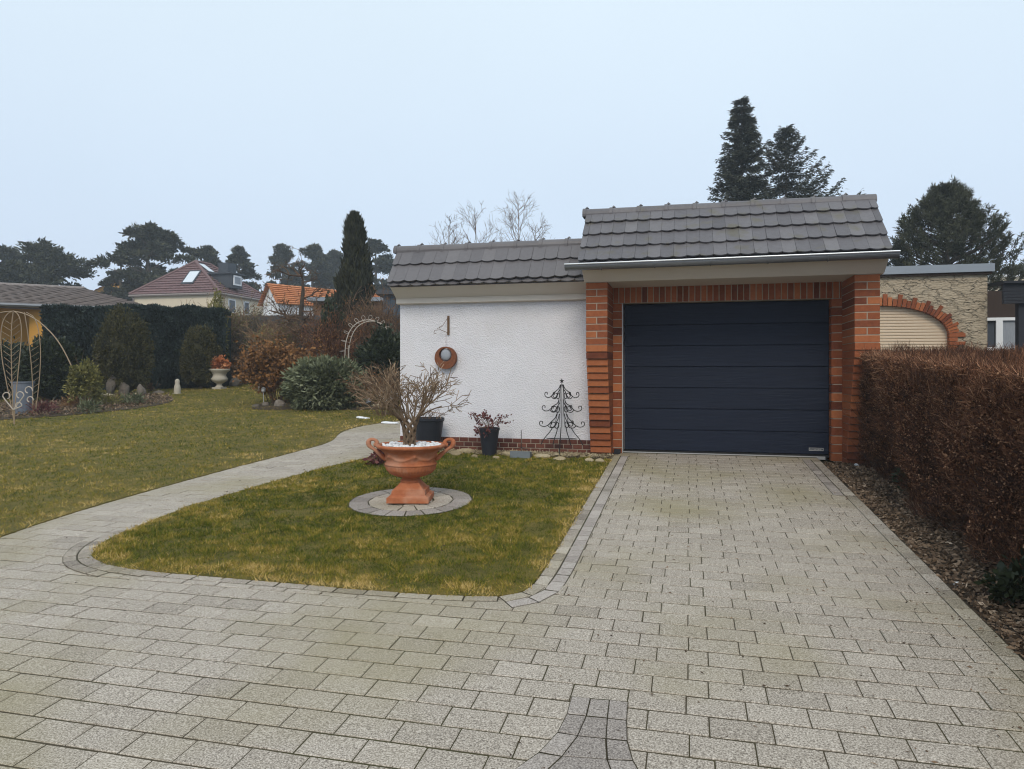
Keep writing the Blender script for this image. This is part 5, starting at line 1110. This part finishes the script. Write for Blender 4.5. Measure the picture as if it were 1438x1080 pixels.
pine(528, 80, 334, 496, 556, 'pine with open crown between the columnar conifer and garage roof', 9, 64, .2)
pine(556, 88, 360, 525, 600, 'low pine showing at the left end of the garage ridge', 10, 36, .15)
pine(1425, 75, 372, 1398, 1470, 'hazy distant pine at the right edge of the picture', 11, 40, .2)
pine(1405, 85, 384, 1380, 1440, 'low distant pine beside the stone house coping', 12, 30, .15)
# dense pine behind the stone house
p = D(1330, 500, 24); p.z = gz(p.y); dp = empty('black_pine', p, 'dense bushy dark pine rising behind the stone house', 'tree'); H = zat(262, 24) - p.z; b = MB(); b.tube([p, p + Vector((0, 0, H * .9))], [.2, .03], 8, .3); cr = MB(); rr = random.Random(2); r = np.random.default_rng(77)
Rv_ = Vector((CT, ST, 0)); Fv_ = Vector((-ST, CT, 0))
for k in range(760):
    t = rr.random() ** .75; zz_ = H * (.30 + .66 * t); wmax = np.interp(t, [0, .2, .45, .75, .92, 1], [2.05, 2.05, 1.75, 1.05, .42, .12]); a = rr.uniform(0, 6.28); k_ = wmax * (.5 + .55 * rr.random() ** .5) * (1 + .15 * math.sin(a * 3 + t * 7))
    if math.cos(a) > .75 and t < .42 and rr.random() < .25: k_ *= 1.35
    c = p + Rv_ * (k_ * math.cos(a)) + Fv_ * (k_ * math.sin(a)) + Vector((0, 0, zz_)); base = p + Vector((0, 0, max(.3, zz_ - k_ * .5)))
    dv = ((c - base).normalized() + Vector((0, 0, .9))).normalized()
    if k % 3 == 0: b.tube([base, base.lerp(c, .6) - Vector((0, 0, .06)), c], [.03, .02, .008], 4, .3)
    n = 70; ln = rr.uniform(.26, .48); u = r.random(n); P = np.array(c)[None] + np.array(dv)[None] * (u * ln)[:, None] + r.normal(0, .03, (n, 3)); Dn = np.array(dv)[None] * .75 + r.normal(0, .55, (n, 3))
    cr.cards(P, Dn, r.uniform(.10, .19, n), r.uniform(.02, .036, n), np.clip(.30 + .25 * u + rr.gauss(0, .1) + r.normal(0, .12, n), 0, 1), r)
b.build('trunk', MT['bark'], dp); cr.build('crown', MT['pine'], dp)
# spruces behind the garage
def spruce(px, d, pt, hwpx, pbase, label, seed, dens=1.0, pw=.85, upt=.1, tilt=0):
    p = D(px, 500, d); p.z = gz(p.y); H = zat(pt, d) - p.z; W_ = hwpx / 1000 * d; zb_ = zat(pbase, d) - p.z; root = empty('spruce', p, label, 'tree'); b = MB(); b.tube([p, p + Vector((0, 0, H * .97))], [.16, .012], 7, .3); cr = MB(); rr = random.Random(seed); r = np.random.default_rng(seed)
    nb = int(360 * dens)
    for k in range(nb):
        t = rr.random() ** .85; zz_ = .9 + (H - .95) * t; a = rr.uniform(0, 6.28); Lb = W_ * ((1 - zz_ / H) / (1 - zb_ / H)) ** pw * rr.uniform(.72, 1.12) + .1
        Lb = min(Lb, W_ * 1.5); dv = Vector((math.cos(a), math.sin(a), 0)); pts = [p + Vector((0, 0, zz_)), p + dv * Lb * .5 + Vector((0, 0, zz_ - Lb * .10)), p + dv * Lb + Vector((0, 0, zz_ - Lb * .10 + Lb * upt))]
        b.tube(pts, [.018, .012, .005], 3, .3, cap=False)
        n = int(60 * (.4 + Lb)); u = r.random(n) ** .8; P = np.where(u[:, None] < .5, np.array(pts[0])[None] + (np.array(pts[1]) - np.array(pts[0]))[None] * (u * 2)[:, None], np.array(pts[1])[None] + (np.array(pts[2]) - np.array(pts[1]))[None] * (u * 2 - 1)[:, None])
        sd = np.array((-dv.y, dv.x, 0)); wv = .2 * Lb * (1 - u * .7); P = P + sd[None] * (r.uniform(-1, 1, n) * wv)[:, None] + r.normal(0, .03, (n, 3)); Dn = np.array(dv)[None] * .7 + sd[None] * r.normal(0, .6, n)[:, None]; Dn[:, 2] += r.normal(-.12, .3, n)
        cr.cards(P, Dn, r.uniform(.10, .22, n), r.uniform(.03, .055, n), np.clip(.35 + .25 * u + rr.gauss(0, .12) + r.normal(0, .1, n), 0, 1), r)
    b.build('trunk', MT['bark'], root); cr.build('crown', MT['spruce'], root)
spruce(1041, 29, 138, 40, 285, 'tall dense pointed spruce behind the garage roof', 31, 1.5, .72, .12)
spruce(1104, 31, 176, 66, 285, 'sparser spruce with upswept branches right of the pointed one', 32, .95, .95, .5)
# bare birches behind the annex roof
for i, (px, d, pt, l, s) in enumerate([(728, 26, 280, 'tallest bare birch behind the low garage roof', 5), (668, 26, 300, 'bare birch left of the tallest one behind the low roof', 6), (630, 25, 312, 'leftmost bare birch above the low garage roof', 7), (752, 27, 318, 'short bare birch at the right of the low roof', 8)]):
    p = D(px, 500, d); p.z = gz(p.y); H = zat(pt, d) - p.z; root = empty('bare_birch', p, l, 'tree', 'bare trees behind the garage'); rr = random.Random(s); b = MB(); b.tube([p, p + Vector((.05, 0, H * .5)), p + Vector((0, 0, H * .98))], [.05, .03, .006], 6, .4); b.build('trunk', MT['bark_pale'], root); st = []
    for k in range(34):
        t = rr.uniform(.35, .97); a = rr.uniform(0, 6.28); grow(st, p + Vector((0, 0, H * t)), Vector((math.cos(a) * .8, math.sin(a) * .8, .9)), (1.15 - t) * 1.9 + .15, .010, 2, rr, 4, .12, .05, (2, 4), .5, .6, .0036)
    b = MB(); tubes(b, st, .35); b.build('crown', MT['twig'], root)

# ---------------------------------------------------------------- AIR
bm = bmesh.new(); bmesh.ops.create_cube(bm, size=1); me = bpy.data.meshes.new('haze'); bm.to_mesh(me); bm.free()
hz = bpy.data.objects.new('haze', me); COL.objects.link(hz); hz.scale = (224, 186, 19); hz.location = (0, 60, 7.8)
hm = bpy.data.materials.new('haze_air'); hm.use_nodes = True; nt = hm.node_tree; nt.nodes.clear(); ou = nt.nodes.new('ShaderNodeOutputMaterial'); pv = nt.nodes.new('ShaderNodeVolumePrincipled'); pv.inputs['Color'].default_value = (.80, .88, .97, 1); pv.inputs['Density'].default_value = .0015; nt.links.new(pv.outputs[0], ou.inputs['Volume']); me.materials.append(hm)
tag(hz, 'pale winter haze in the air', 'haze', kind='stuff')
USE_HAZE = True
if not USE_HAZE: bpy.data.objects.remove(hz)

# ---------------------------------------------------------------- LIGHT AND SKY
SUN_EL, SUN_AZ = R(40), R(172)      # azimuth clockwise from +Y: behind the camera, a touch to the right
wd = bpy.data.worlds.new('World'); scene.world = wd; wd.use_nodes = True; nt = wd.node_tree; N = nt.nodes; L = nt.links; bg = N['Background']
sky = N.new('ShaderNodeTexSky'); sky.sky_type = 'NISHITA'; sky.sun_disc = False; sky.sun_elevation = SUN_EL; sky.sun_rotation = SUN_AZ; sky.dust_density = 4; sky.air_density = 1.2
tc = N.new('ShaderNodeTexCoord'); sp = N.new('ShaderNodeSeparateXYZ'); L.new(tc.outputs['Generated'], sp.inputs[0])
cr = N.new('ShaderNodeValToRGB'); L.new(sp.outputs['Z'], cr.inputs[0]); e = cr.color_ramp.elements
e[0].position = 0.0; e[0].color = (.635, .745, .925, 1); e[1].position = .5; e[1].color = (.745, .87, .965, 1)
e2 = e.new(.22); e2.color = (.665, .79, .94, 1)
nz = N.new('ShaderNodeTexNoise'); nz.inputs['Scale'].default_value = 1.6; nz.inputs['Detail'].default_value = 4; L.new(tc.outputs['Generated'], nz.inputs['Vector'])
mr = N.new('ShaderNodeMapRange'); L.new(nz.outputs[0], mr.inputs[0]); mr.inputs[3].default_value = 10.2; mr.inputs[4].default_value = 11.7
vm = N.new('ShaderNodeVectorMath'); vm.operation = 'SCALE'; L.new(cr.outputs[0], vm.inputs[0]); L.new(mr.outputs[0], vm.inputs['Scale'])
mx = N.new('ShaderNodeMix'); mx.data_type = 'RGBA'; mx.inputs[0].default_value = .92; L.new(sky.outputs[0], mx.inputs[6]); L.new(vm.outputs[0], mx.inputs[7]); L.new(mx.outputs[2], bg.inputs['Color']); bg.inputs['Strength'].default_value = .1
sl = bpy.data.lights.new('sun', 'SUN'); sl.energy = 1.5; sl.angle = R(20); sl.color = (1, .90, .76); so = bpy.data.objects.new('sun', sl); COL.objects.link(so)
# direction towards the sun
sd = Vector((math.sin(SUN_AZ) * math.cos(SUN_EL), math.cos(SUN_AZ) * math.cos(SUN_EL), math.sin(SUN_EL))); so.rotation_euler = sd.to_track_quat('Z', 'Y').to_euler(); so.location = sd * 30

# ---------------------------------------------------------------- CAMERA
cam = bpy.data.cameras.new('camera'); co = bpy.data.objects.new('camera', cam); COL.objects.link(co); co.location = (0, 0, CAMZ); co.rotation_euler = (R(90), 0, TH)
cam.sensor_fit = 'HORIZONTAL'; cam.sensor_width = 36; cam.lens = 36 * FPX / 1438; cam.shift_y = -(540 - HOR) / 1438; cam.clip_start = .05; cam.clip_end = 3000
scene.camera = co
scene.cycles.use_denoising = True; scene.cycles.denoiser = 'OPENIMAGEDENOISE'; scene.cycles.denoising_prefilter = 'ACCURATE'; scene.cycles.filter_width = 1.1; scene.cycles.max_bounces = 8; scene.cycles.sample_clamp_indirect = 3; scene.cycles.volume_bounces = 1
scene.view_settings.view_transform = 'Standard'; scene.view_settings.look = 'None'; scene.view_settings.exposure = 0; scene.view_settings.gamma = 1
